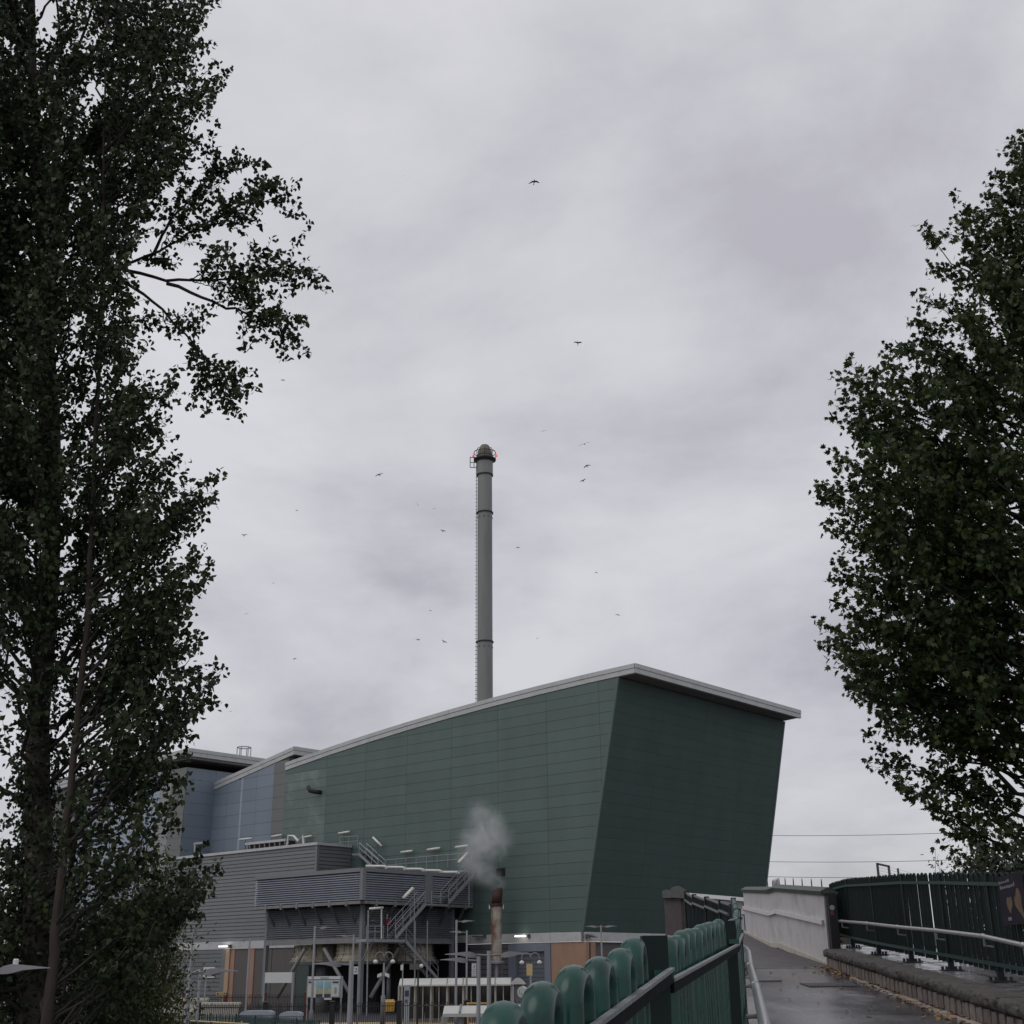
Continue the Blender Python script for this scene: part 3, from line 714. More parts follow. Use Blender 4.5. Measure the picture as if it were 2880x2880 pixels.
# lower recessed box
RI = 1.1
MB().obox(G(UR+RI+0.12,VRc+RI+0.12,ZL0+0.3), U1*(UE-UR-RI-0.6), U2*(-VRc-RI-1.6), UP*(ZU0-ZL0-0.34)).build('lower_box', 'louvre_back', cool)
NL = 15
for k in range(NL):
    z = ZL0+0.32 + (ZU0-0.35-ZL0-0.32)*k/NL; h = (ZU0-0.35-ZL0-0.32)/NL*0.72
    slat_u(cool, UR+RI+0.2, UE-0.6, VRc+RI, z, h, 'louvre_low')
    slat_v(cool, VRc+RI+0.2, -1.6, UR+RI, z, h, 'louvre_low')
MB().obox(G(UR+RI-0.05,VRc+RI-0.1,0), U1*0.35, U2*0.35, UP*(ZU0-0.32)).build('column', 'trim_grey', cool)
MB().obox(G(UE-0.75,VRc+RI-0.1,0), U1*0.35, U2*0.35, UP*(ZU0-0.32)).build('column', 'trim_grey', cool)
MB().obox(G(UR+RI-0.05,-1.9,0), U1*0.35, U2*0.35, UP*(ZU0-0.32)).build('column', 'trim_grey', cool)
MB().obox(G(UR+RI+0.3,VRc+RI-0.12,ZL0-0.12), U1*(UE-UR-RI-1.05), U2*0.35, UP*0.42).build('ring_beam', 'beam_grey', cool)
MB().obox(G(UR+RI-0.08,VRc+RI+0.3,ZL0-0.12), U1*0.35, U2*(-VRc-RI-2.2), UP*0.42).build('ring_beam', 'beam_grey', cool)
# sloping brackets under the upper box
for k in range(6):
    u_ = UR+2.0+(UE-UR-2.4)*k/5.6
    MB().beam(G(u_,VRc+0.05,ZU0-0.25), G(u_-0.0,VRc+RI,ZU0-1.9), 0.16, 0.16).build('bracket', 'steel_dark', cool)
    MB().obox(G(u_-0.1,VRc-0.14,ZU0-0.45), U1*0.2, U2*0.2, UP*0.5).build('bracket_cleat', 'beam_grey', cool)
for k in range(6):
    v_ = VRc+1.6+(-VRc-2.4)*k/5.2
    MB().beam(G(UR+0.05,v_,ZU0-0.25), G(UR+RI,v_,ZU0-1.9), 0.16, 0.16).build('bracket', 'steel_dark', cool)
    MB().obox(G(UR-0.14,v_-0.1,ZU0-0.45), U1*0.2, U2*0.2, UP*0.5).build('bracket_cleat', 'beam_grey', cool)
# fan cowls of wire mesh beneath the ring beam
def cowl(u, v, r):
    c = G(u, v, 0); n = 28; prof = [(r, ZL0-0.15), (r*1.0, ZL0-0.9), (r*1.06, ZL0-1.3), (r*1.22, ZL0-1.62)]
    root = MB().lathe((c.x, c.y, 0), [(r*0.95, ZL0-0.14), (r*0.95, ZL0-1.3), (r*1.1, ZL0-1.6)], n).build('fan_cowl', 'mesh_tan', cool, True)
    for k in range(n):
        a_ = 2*math.pi*k/n
        MB().tube([(c.x+q*1.01*math.cos(a_), c.y+q*1.01*math.sin(a_), z) for q, z in prof], 0.035, 4).build('cowl_rib', 'mesh_tan' if k % 3 else 'steel_dark', root)
    for q, z in ((r*1.0, ZL0-0.5), (r*1.03, ZL0-0.9), (r*1.09, ZL0-1.3)):
        MB().tube([(c.x+q*math.cos(2*math.pi*k/n), c.y+q*math.sin(2*math.pi*k/n), z) for k in range(n+1)], 0.035, 4).build('cowl_hoop', 'mesh_tan', root)
    MB().lathe((c.x, c.y, 0), [(r*1.22, ZL0-1.86), (r*1.25, ZL0-1.84), (r*1.25, ZL0-1.62), (r*1.22, ZL0-1.6)], n).build('cowl_rim', 'steel_dark', root)
for u_, v_ in ((UR+RI+3.1, VRc+RI+3.0), (UR+RI+9.0, VRc+RI+3.0), (UR+RI+3.1, VRc+RI+8.6), (UR+RI+9.0, VRc+RI+8.6)):
    cowl(u_, v_, 2.35)
# slanting struts and the dark plant beneath
def strut(p, q, v=None, u=None, w=0.34):
    if v is not None:
        (ua, za), (ub, zb) = on_v(*p, v), on_v(*q, v); a_, b_ = G(ua, v, za), G(ub, v, zb)
    else:
        (va, za), (vb_, zb) = on_u(*p, u), on_u(*q, u); a_, b_ = G(u, va, za), G(u, vb_, zb)
    MB().tube([a_, b_], w/2, 8).build('strut', 'beam_grey', cool, True)
strut((858,2668), (780,2806), v=VRc+RI+0.1)
strut((912,2668), (990,2806), v=VRc+RI+0.1)
strut((1120,2668), (1042,2806), u=UR+RI+0.1)
strut((1040,2590), (1060,2590), u=UR+RI-0.2, w=0.1)
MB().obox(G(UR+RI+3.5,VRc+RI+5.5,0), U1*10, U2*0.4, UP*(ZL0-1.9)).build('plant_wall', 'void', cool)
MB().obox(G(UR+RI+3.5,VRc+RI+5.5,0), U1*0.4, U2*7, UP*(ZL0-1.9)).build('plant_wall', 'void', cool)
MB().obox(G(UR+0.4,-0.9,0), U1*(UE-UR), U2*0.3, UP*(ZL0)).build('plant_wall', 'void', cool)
for px in (905, 1085):
    p = at(px, 2740, 122); MB().tube([(p.x,p.y,0), (p.x,p.y,p.z+0.6)], 0.5, 12).build('plant_pipe', 'steel_galv', cool, True)
# roof edge pipes
for k, (px, py) in enumerate(((1088,2438), (1140,2441), (1193,2446), (1243,2450), (1293,2455))):
    v1, z1 = on_u(px, py, UR-0.05); v0 = on_u(px-46, py+4, UR+1.2)[0]
    MB().tube([G(UR+0.1,v1,ZU1-0.05), G(UR-0.02,v1,z1), G(UR+0.2,v1-0.15,z1+0.05), G(UR+1.6,v1-1.0,z1+0.1)], 0.13, 8).build('roof_pipe', 'white_pipe', cool, True)
# galvanised stairs, landings and rails
def railing(parent, pts, h=1.05, r=0.035, step=1.2, mid=True, mat='steel_galv'):
    pts = [Vector(p) for p in pts]
    MB().tube([p+UP*h for p in pts], r, 5).build('handrail', mat, parent)
    if mid: MB().tube([p+UP*h*0.55 for p in pts], r*0.8, 5).build('midrail', mat, parent)
    for i in range(len(pts)-1):
        n = max(1, int(round((pts[i+1]-pts[i]).length/step)))
        for k in range(n+(1 if i == len(pts)-2 else 0)):
            p = pts[i].lerp(pts[i+1], k/n)
            MB().tube([p, p+UP*h], r, 5).build('stanchion', mat, parent)
def flight(parent, a, b, across, n=10, w=1.0):
    a, b = Vector(a), Vector(b); ac = Vector(across).normalized()*w
    for s_ in (Vector((0,0,0)), ac):
        MB().beam(a+s_-UP*0.08, b+s_-UP*0.08, 0.08, 0.28, ac).build('stringer', 'steel_galv', parent)
    for k in range(n):
        p = a.lerp(b, (k+0.5)/n); d = (b-a); d.z = 0; d = d.normalized()*0.26
        MB().obox(p-d*0.5, d, ac, UP*0.05).build('tread', 'steel_dark', parent)
    railing(parent, [a, b]); railing(parent, [a+ac, b+ac])
UF = UR-1.35
def pf(px, py, u=UF):
    v, z = on_u(px, py, u); return G(u, v, z)
stair = thing('steel_stair', pf(1140, 2640), 'galvanised steel stair climbing right across the front of the louvred cooling unit', 'staircase')
flight(stair, pf(1112, 2636), pf(1196, 2541), U1, 14)
p0, p1 = pf(1196, 2541), pf(1262, 2536)
MB().obox(Vector((p0.x,p0.y,p0.z-0.15)), Vector((p1.x-p0.x,p1.y-p0.y,0)), U1*1.0, UP*0.15).build('landing', 'steel_galv', stair)
railing(stair, [pf(1214, 2541), pf(1262, 2541)])
flight(stair, pf(1262, 2536), pf(1330, 2462), U1, 12)
q0, q1 = pf(1030, 2641), pf(1140, 2641)
MB().obox(Vector((q0.x,q0.y,q0.z-0.22)), Vector((q1.x-q0.x,q1.y-q0.y,0)), U1*1.3, UP*0.22).build('landing', 'steel_galv', stair)
railing(stair, [q0, pf(1078, 2641)]); 
flight(stair, pf(1142, 2645), pf(1232, 2752), U1, 14)
for px in (1036, 1168, 1202):
    a_ = pf(px, 2700); MB().tube([Vector((a_.x,a_.y,0)), pf(px, 2590 if px > 1100 else 2560)], 0.06, 6).build('post', 'steel_galv', stair)
MB().beam(pf(1050, 2646), pf(1018, 2702), 0.1, 0.1).build('brace', 'steel_dark', stair)
MB().tube([pf(1040, 2556), pf(1077, 2553)], 0.1, 8).build('tube_light', 'tube_light', stair, True)
MB().tube([pf(1073, 2553), pf(1073, 2640)], 0.06, 6).build('lamp_post', 'white_pipe', stair)
for p, q in (((1134,2526), (1161,2498)), ((1290,2426), (1315,2400))):
    MB().tube([pf(*p), pf(*q)], 0.15, 8).build('tube_light', 'tube_light', stair, True)
    MB().tube([pf(q[0]+4,q[1]), pf(q[0]+4, q[1]+150)], 0.05, 6).build('lamp_post', 'steel_galv', stair)
s0 = pf(1093, 2585, UR+RI-0.3)
MB().obox(s0-U2*0.22-UP*0.5, U2*0.44, U1*0.05, UP*0.5).build('warning_plate', 'red_sign', stair)
MB().obox(s0-U2*0.22+UP*0.01, U2*0.44, U1*0.05, UP*0.4).build('warning_plate', 'board_white', stair)
# walkway rail along the hall and the short stair from the boarded building
walk = thing('roof_walkway', G(20, -1.2, ZU1), 'railed walkway and short stair between boarded building roof and cooling unit roof', 'walkway')
def pv(px, py, v=-1.3):
    u, z = on_v(px, py, v); return G(u, v, z)
railing(walk, [pv(1085, 2452), pv(1290, 2436), pv(1325, 2434)], h=1.15, step=1.4)
railing(walk, [pv(955, 2385), pv(1005, 2382)], h=1.1)
a_, b_ = pv(1010, 2400), pv(1062, 2448)
flight(walk, a_, b_, U2, 10)
MB().obox(pv(990, 2400)-UP*0.2, a_-pv(990, 2400), U2*1.1, UP*0.18).build('landing', 'steel_galv', walk)
MB().beam(pv(1090, 2452)-UP*0.1, pv(1330, 2447)-UP*0.1, 0.9, 0.15).build('deck', 'steel_galv', walk)

# --- rusty exhaust stack and its steam
vs_ = -2.2
su_, sz_ = on_v(1396, 2536, vs_)
c = G(su_, vs_, 0)
zb0 = on_v(1394, 2702, vs_)[1]; zt0 = on_v(1396, 2502, vs_)[1]; zm = on_v(1396, 2545, vs_)[1]
stk = thing('exhaust_stack', (c.x, c.y, 0), 'rust streaked pale exhaust pipe with blackened top standing beside the green hall', 'exhaust pipe')
o = MB().lathe((c.x, c.y, 0), [(0.47, zb0), (0.47, zm)], 24).build('pipe', 'pipe_rust', stk); smooth_by_angle(o)
MB().lathe((c.x, c.y, 0), [(0.5, zm-0.16), (0.6, zm-0.12), (0.6, zm+0.06), (0.5, zm+0.1)], 24).build('collar', 'pipe_top', stk)
# slanted, hollow top
n = 24; vv = []; ff = []
cut = (U2*0.9 - U1*0.1)
for r_, inner in ((0.475, 0), (0.42, 1)):
    for lev in (0, 1):
        for j in range(n):
            a_ = 2*math.pi*j/n; dx_, dy_ = r_*math.cos(a_), r_*math.sin(a_)
            tilt = -(dx_*0.55 - dy_*0.75)*0.75
            z = zm+0.08 if lev == 0 else zt0-0.15 - tilt*0.9
            vv.append((c.x+dx_+(0.12 if lev else 0), c.y+dy_, z))
for j in range(n):
    j2 = (j+1) % n
    ff += [(j, j2, n+j2, n+j), (2*n+j2, 2*n+j, 3*n+j, 3*n+j2), (n+j, n+j2, 3*n+j2, 3*n+j), (j2, j, 2*n+j, 2*n+j2)]
MB().add(vv, ff).build('cowl_top', 'pipe_top', stk, True)
for a_ in (0, math.pi):
    MB().box((c.x+0.62*math.cos(a_)-0.06, c.y-0.06, zm-0.35), (c.x+0.62*math.cos(a_)+0.06, c.y+0.06, zm)).build('lug', 'white_pipe', stk)
MB().lathe((c.x, c.y, 0), [(0.72, zb0-0.25), (0.72, zb0-0.12), (0.5, zb0)], 24).build('base_flange', 'beam_grey', stk)
for k in range(4):
    a_ = math.pi/4 + k*math.pi/2
    MB().beam((c.x+0.65*math.cos(a_), c.y+0.65*math.sin(a_), zb0-0.2), (c.x+0.9*math.cos(a_), c.y+0.9*math.sin(a_), 0), 0.12, 0.12).build('support_leg', 'steel_dark', stk)
MB().tube([(c.x, c.y, 0), (c.x, c.y, zb0-0.1)], 0.2, 10).build('drain_pipe', 'steel_galv', stk)

def plume(name, blobs, dens, label):
    pts = [b_[0] for b_ in blobs]; rs = [b_[1] for b_ in blobs]
    lo = Vector((min(p.x-r for p, r in zip(pts, rs)), min(p.y-r for p, r in zip(pts, rs)), min(p.z-r for p, r in zip(pts, rs))))
    hi = Vector((max(p.x+r for p, r in zip(pts, rs)), max(p.y+r for p, r in zip(pts, rs)), max(p.z+r for p, r in zip(pts, rs))))
    cen = (lo+hi)/2
    bm_ = MB(); n1, n2 = 16, 10
    prof = [(max(0.01, math.sin(math.pi*i/n2))**0.6, -math.cos(math.pi*i/n2)) for i in range(n2+1)]
    hx, hy, hz = (hi-lo)*0.5
    k = 0
    for r_, z_ in prof:
        for j in range(n1):
            a_ = 2*math.pi*j/n1
            bm_.v.append(cen + Vector((hx*1.15*r_*math.cos(a_), hy*1.15*r_*math.sin(a_), hz*1.05*z_)))
    for i in range(n2):
        for j in range(n1):
            j2 = (j+1) % n1; bm_.f.append((i*n1+j, i*n1+j2, (i+1)*n1+j2, (i+1)*n1+j))
    bm_.f.append(tuple(reversed(range(n1)))); bm_.f.append(tuple(n2*n1+j for j in range(n1)))
    m = bpy.data.materials.new(name); m.use_nodes = True; t = m.node_tree; t.nodes.clear()
    out = t.nodes.new('ShaderNodeOutputMaterial'); pv_ = t.nodes.new('ShaderNodeVolumePrincipled')
    pv_.inputs['Color'].default_value = (0.97, 0.97, 0.98, 1); pv_.inputs['Anisotropy'].default_value = 0.1
    geo = t.nodes.new('ShaderNodeNewGeometry')
    nz_ = t.nodes.new('ShaderNodeTexNoise'); nz_.inputs['Scale'].default_value = 0.75; nz_.inputs['Detail'].default_value = 5; nz_.inputs['Roughness'].default_value = 0.62
    nz_.inputs['Distortion'].default_value = 0.8
    t.links.new(geo.outputs['Position'], nz_.inputs['Vector'])
    acc = None
    for p, r, w in blobs:
        d_ = t.nodes.new('ShaderNodeVectorMath'); d_.operation = 'DISTANCE'; d_.inputs[1].default_value = p
        t.links.new(geo.outputs['Position'], d_.inputs[0])
        mr_ = t.nodes.new('ShaderNodeMapRange'); mr_.interpolation_type = 'SMOOTHSTEP'
        mr_.inputs['From Min'].default_value = r; mr_.inputs['From Max'].default_value = 0.0
        mr_.inputs['To Min'].default_value = 0.0; mr_.inputs['To Max'].default_value = w
        t.links.new(d_.outputs['Value'], mr_.inputs['Value'])
        if acc is None: acc = mr_.outputs[0]
        else:
            s_ = t.nodes.new('ShaderNodeMath'); s_.operation = 'MAXIMUM'; t.links.new(acc, s_.inputs[0]); t.links.new(mr_.outputs[0], s_.inputs[1]); acc = s_.outputs[0]
    nr = t.nodes.new('ShaderNodeMapRange'); nr.inputs['From Min'].default_value = 0.36; nr.inputs['From Max'].default_value = 0.66
    t.links.new(nz_.outputs['Fac'], nr.inputs['Value'])
    mu = t.nodes.new('ShaderNodeMath'); mu.operation = 'MULTIPLY'; t.links.new(acc, mu.inputs[0]); t.links.new(nr.outputs[0], mu.inputs[1])
    mu2 = t.nodes.new('ShaderNodeMath'); mu2.operation = 'MULTIPLY'; t.links.new(mu.outputs[0], mu2.inputs[0]); mu2.inputs[1].default_value = dens
    t.links.new(mu2.outputs[0], pv_.inputs['Density']); t.links.new(pv_.outputs[0], out.inputs['Volume'])
    MATS[name] = m
    o = bm_.build(name, name); o['kind'] = 'stuff'
    tag(o, label, 'steam')
def ps(px, py, v=-2.2):
    u, z = on_v(px, py, v); return G(u, v, z)
plume('steam_plume', [(ps(1398,2488), 1.0, 1.0), (ps(1378,2466), 1.4, 0.9), (ps(1350,2444), 1.9, 0.9), (ps(1330,2410), 2.2, 0.8),
                      (ps(1350,2376), 2.7, 1.0), (ps(1385,2362), 2.6, 1.0), (ps(1365,2325), 2.5, 0.9), (ps(1345,2292), 2.0, 0.5)], 0.8,
      'pale drifting steam rising from the rusty exhaust pipe')

# ------------------------------------------------------------------ ramp up to the footbridge
M('ramp_wet', (0.10, 0.095, 0.101), 0.15, var=0.25, scale=1.1, rvar=0.14, bump=0.12, bscale=90, stretch=(1, 0.55, 1), stain=(0.035, 0.033, 0.036), stain_amt=0.8, stain_scale=0.7)
M('ramp_dry', (0.072, 0.066, 0.066), 0.6, var=0.25, scale=1.6, rvar=0.12, bump=0.3, bscale=90, stain=(0.11, 0.10, 0.095), stain_amt=0.5, stain_scale=1.0)
def lerp_t(tab, d):
    if d <= tab[0][0]: return tab[0][1]
    for (a, va), (b, vb_) in zip(tab, tab[1:]):
        if d <= b: return va + (vb_-va)*(d-a)/(b-a)
    return tab[-1][1]
def rz(d):                                     # ramp height
    return EYE.z + (-1.65 + 0.054*d if d < 31 else 0.024 + 0.072*(d-31))
W0, W1, W2, W3 = at(2335, 2722, 31), at(2190, 2660, 37.5), at(2172, 2663, 38.2), at(2098, 2628, 46)
XL = [(-4, -1.35), (0, -0.3), (1.7, 0.06), (5, 0.98), (18, 3.3), (26, 4.6), (32, 4.9), (38, 5.95), (46, 7.3), (60, 9.6)]
XR = [(-4, 5.0), (16.8, 6.62), (29.8, 7.72), (31, W0.x), (37.5, W1.x+0.05), (38.2, W2.x+0.05), (46, W3.x+0.05), (60, W3.x+0.4)]
def ramp_strip(d0, d1, step, name, mat, lift=0.0):
    b = MB(); ds = []; d = d0
    while d < d1-1e-6: ds.append(d); d += step
    ds.append(d1); nx = 6
    for d in ds:
        for k in range(nx+1):
            b.v.append(Vector((lerp_t(XL, d)+(lerp_t(XR, d)-lerp_t(XL, d))*k/nx, d, rz(d)+lift)))
    for i in range(len(ds)-1):
        for k in range(nx):
            a = i*(nx+1)+k; b.f.append((a, a+1, a+nx+2, a+nx+1))
    return structure(b, name, mat)
ramp_strip(-4, 29.95, 1.0, 'ramp', 'ramp_wet')
ramp_strip(29.95, 60, 1.0, 'ramp_upper', 'ramp_dry')
b = MB()
for d0 in range(-4, 60, 2):
    for tab in (XL, XR):
        x0, x1 = lerp_t(tab, d0), lerp_t(tab, d0+2); s_ = -0.25 if tab is XL else 0.25
        b.hexa([(x0,d0,-0.9),(x1,d0+2,-0.9),(x1+s_,d0+2,-0.9),(x0+s_,d0,-0.9),(x0,d0,rz(d0)-0.01),(x1,d0+2,rz(d0+2)-0.01),(x1+s_,d0+2,rz(d0+2)-0.01),(x0+s_,d0,rz(d0)-0.01)])
structure(b, 'ramp_wall', 'concrete')
b = MB()
xa, xb = lerp_t(XL, 29.9), lerp_t(XR, 29.9)
b.box((xa, 29.86, rz(29.9)), (xb, 29.98, rz(29.9)+0.012))
o = b.build('expansion_strip', 'strip_pale'); o['kind'] = 'structure'
# drain grate let into the ramp and the long patch beside the rail
p = at(2335, 2772, 24.4)
gr = thing('drain_grate', (p.x, 24.4, rz(24.4)), 'dark ribbed drain grate set in the wet ramp', 'drain grate')
MB().hexa([(p.x-0.45,24.0,rz(24.0)+0.004), (p.x+0.45,24.0,rz(24.0)+0.004), (p.x+0.45,24.9,rz(24.9)+0.004), (p.x-0.45,24.9,rz(24.9)+0.004),
           (p.x-0.45,24.0,rz(24.0)+0.008), (p.x+0.45,24.0,rz(24.0)+0.008), (p.x+0.45,24.9,rz(24.9)+0.008), (p.x-0.45,24.9,rz(24.9)+0.008)]).build('frame', 'asphalt_dark', gr)
for k in range(14):
    x = p.x-0.43+0.86*k/13
    MB().hexa([(x-0.018,24.02,rz(24.02)+0.006), (x+0.018,24.02,rz(24.02)+0.006), (x+0.018,24.88,rz(24.88)+0.006), (x-0.018,24.88,rz(24.88)+0.006),
               (x-0.018,24.02,rz(24.02)+0.02), (x+0.018,24.02,rz(24.02)+0.02), (x+0.018,24.88,rz(24.88)+0.02), (x-0.018,24.88,rz(24.88)+0.02)]).build('bar', 'grate', gr)
p = at(2160, 2755, 25.8)
mh = thing('cover_plate', (p.x, 25.8, rz(25.8)), 'narrow dark metal cover plate across the ramp near left handrail', 'cover plate')
MB().hexa([(p.x-0.3,25.7,rz(25.7)+0.002), (p.x+0.25,25.7,rz(25.7)+0.002), (p.x+0.25,26.1,rz(26.1)+0.002), (p.x-0.3,26.1,rz(26.1)+0.002),
           (p.x-0.3,25.7,rz(25.7)+0.012), (p.x+0.25,25.7,rz(25.7)+0.012), (p.x+0.25,26.1,rz(26.1)+0.012), (p.x-0.3,26.1,rz(26.1)+0.012)]).build('plate', 'grate', mh)

# ------------------------------------------------------------------ bow-top fences of flat bar
def hoop_mesh(name, W, B, T, L, mat, seg=10, ring=8):
    """a bow of oval tube: W centre-line width, B across the fence, T along it"""
    path = [(-W/2, -L, 0.0), (-W/2, -W/2, 0.0)] + [(-W/2*math.cos(math.pi*k/seg), -W/2+W/2*math.sin(math.pi*k/seg), math.pi*k/seg) for k in range(1, seg)] + [(W/2, -W/2, math.pi), (W/2, -L, math.pi)]
    b = MB(); n = len(path)
    for x, z, t in path:
        rx_, rz_ = -math.cos(t), math.sin(t)           # outward from the bow centre
        for j in range(ring):
            a_ = 2*math.pi*j/ring
            b.v.append(Vector((x + rx_*T/2*math.cos(a_), B/2*math.sin(a_), z - T/2 + rz_*T/2*math.cos(a_))))
    for i_ in range(n-1):
        for j in range(ring):
            j2 = (j+1) % ring; b.f.append((i_*ring+j, i_*ring+j2, (i_+1)*ring+j2, (i_+1)*ring+j))
    return b.mesh(name, mat, True)
def place_hoops(parent, me, A, B, n, jit=1.0):
    A, B = Vector(A), Vector(B); d = B - A; ang = math.atan2(d.y, d.x)
    for k in range(n):
        p = A.lerp(B, k/max(1, n-1))
        o = bpy.data.objects.new('hoop', me); COL.objects.link(o); o.parent = parent
        o.location = p - OFF[parent] + Vector((random.gauss(0, 0.003), random.gauss(0, 0.003), random.gauss(0, 0.003)))
        o.rotation_euler = (random.gauss(0, 0.008)*jit, random.gauss(0, 0.010)*jit, ang + random.gauss(0, 0.03)*jit); OFF[o] = OFF[parent]
lf = thing('ramp_fence', (0, 1.0, rz(1)), 'near green bow-top fence along the left side of the ramp', 'fence')
hl = hoop_mesh('hoop_near', 0.086, 0.052, 0.040, 1.32, 'fence_green', 18, 14)
A1, B1 = at(1415, 2813, 1.78), at(1786, 2636, 2.93)
stp = (B1-A1)/5
place_hoops(lf, hl, A1 - stp*7, B1, 13)
A2, B2 = at(1877, 2631, 3.62), at(2019, 2588, 5.75)
place_hoops(lf, hl, A2, B2, 10)
A3, B3 = at(2054, 2592, 6.3), at(2067, 2580, 8.6)
place_hoops(lf, hl, A3, B3, 10)
A4, B4 = at(2069, 2579, 8.9), at(2073, 2556, 12.6)
place_hoops(lf, hl, A4, B4, 14)
A5, B5 = at(2072, 2555, 12.9), at(2063, 2527, 17.5)
place_hoops(lf, hl, A5, B5, 16)
def fence_rail(parent, a, b, drop, side, mat='rail_weathered', h=0.045, t=0.02, name='rail'):
    a, b = Vector(a), Vector(b); d = (b-a).normalized(); s_ = Vector((d.y, -d.x, 0)).normalized()*side
    MB().beam(a + s_ - UP*drop, b + s_ - UP*drop, t, h).build(name, mat, parent)
def fence_post(parent, p, top, foot, w=0.07, mat='fence_dark', cap=True, bracket=None):
    MB().obox(Vector((p.x-w/2, p.y-w/2, foot)), (w,0,0), (0,w,0), (0,0,top-foot)).build('post', mat, parent)
    if bracket:
        MB().obox(Vector((p.x-w*0.1, p.y-w*0.75, bracket)), (w*0.75,0,0), (0,w*0.5,0), (0,0,0.02)).build('bracket', 'fence_green', parent)
PB1 = at(1838, 2632, 3.27); PB2 = at(2046, 2590, 6.0); PB3 = at(2068, 2580, 8.75); PB4 = at(2073, 2556, 12.75); PB5 = at(2062, 2525, 17.7)
for P_, tz in ((PB1, 0.0), (PB2, 0.0), (PB3, 0.0), (PB4, 0.0), (PB5, 0.0)):
    fence_post(lf, P_, P_.z + tz, rz(P_.y)-0.3, 0.062, 'fence_dark', True, P_.z-0.10)
st0 = A1 - stp*7
for a_, b_ in ((st0, PB1), (PB1, PB2), (PB2, PB3), (PB3, PB4), (PB4, PB5)):
    dp = 0.095 if a_ is st0 else 0.12
    fence_rail(lf, a_, b_, dp, 0.040, h=0.026, t=0.010, mat='rail_dark'); fence_rail(lf, a_, b_, dp-0.017, 0.041, h=0.008, t=0.015, mat='rail_pale')
    fence_rail(lf, a_, b_, 1.2, 0.045, 'fence_dark')
# far fence turning left above the ramp
ff_ = thing('landing_fence', at(1990, 2600, 26), 'dark bow-top fence in short stepped panels on the landing beside the brown pier', 'fence')
hf = hoop_mesh('hoop_far', 0.11, 0.05, 0.035, 1.9, 'fence_dark', 8, 8)
tops = [((2053,2545),22.0), ((2028,2536),23.6), ((1987,2526),25.6), ((1952,2519),27.6), ((1930,2511),29.0)]
prev = None
for i in range(len(tops)-1):
    (p_, da), (q_, db) = tops[i], tops[i+1]
    a_, b_ = at(p_[0], p_[1]+(6 if i else 0), da), at(*q_, db)
    place_hoops(ff_, hf, a_, b_, max(5, int((b_-a_).length/0.2)))
    MB().tube([a_-UP*0.16+Vector((-0.05,-0.08,0)), b_-UP*0.16+Vector((-0.05,-0.08,0))], 0.03, 6).build('rail', 'rail_weathered', ff_)
    MB().tube([a_-UP*0.01, b_-UP*0.01], 0.03, 6).build('top_rail', 'rail_weathered', ff_)
    fence_post(ff_, b_, b_.z+0.03, b_.z-2.2, 0.09)
# left handrail of the ramp
lh = thing('left_handrail', at(2125, 2777, 9.4), 'brushed tubular handrail on the left of the ramp with stub brackets', 'handrail')
hp = [at(2178, 2980, 5.2), at(2150, 2880, 6.6), at(2126, 2777, 9.4), at(2110, 2718, 12.5), at(2105, 2678, 15.6), at(2098, 2668, 17.0), at(2088, 2662, 17.9)]
MB().tube(hp, 0.030, 14).build('tube', 'handrail', lh, True)
MB().tube([hp[-1], hp[-1]+Vector((-0.02,0.1,-0.1)), hp[-1]+Vector((0.05,0.1,-0.35)), hp[-1]+Vector((-0.15,0.1,-0.45))], 0.026, 10).build('return_bend', 'handrail_dark', lh, True)
for (px, py, d) in ((2137, 2826, 7.7), (2117, 2750, 10.5), (2108, 2704, 13.3), (2105, 2690, 14.6)):
    q = at(px, py, d)
    MB().tube([q+Vector((0,0,-0.02)), q+Vector((0,0,-0.06)), q+Vector((-0.32,0.02,-0.07))], 0.014, 8).build('bracket', 'handrail_dark', lh)
for (px, py, d) in ((2124, 2772, 9.55), (2108, 2716, 12.6)):
    q = at(px, py, d); t_ = (at(2110, 2718, 12.5)-at(2126, 2777, 9.4)).normalized()
    MB().tube([q-t_*0.05, q+t_*0.05], 0.036, 14).build('joint_sleeve', 'handrail', lh, True)

# ------------------------------------------------------------------ right side: kerb wall, plinth, tall fence
KB = [at(2792, 2880, 16.8), at(2572, 2806, 21.4), at(2336, 2730, 29.8)]
kd = (KB[2]-KB[0]); kd.z = 0; kd.normalize(); kn = Vector((-kd.y, kd.x, 0))          # kn points to the ramp side
def kbase(s):                                     # s metres from KB[0] along the kerb
    p = Vector((KB[0].x, KB[0].y, 0)) + kd*s; p.z = rz(p.y); return p
KH = 0.39
plinth = thing('kerb_wall', kbase(-4), 'low kerb wall of stained stone blocks with rough rounded coping beside the ramp', 'kerb wall')
s = -9.0
cop = []
nrm = -kn
def prof(p, z0):                                  # rounded coping profile, front towards the ramp
    out = []
    for a_ in range(0, 8):
        t = a_/7*math.pi*0.95
        out.append(p + kn*(0.06*math.sin(t)) + UP*(z0 + 0.0825 - 0.0825*math.cos(t)))
    out.append(p - kn*0.42 + UP*(z0+0.165)); out.append(p - kn*0.42 + UP*z0)
    return out
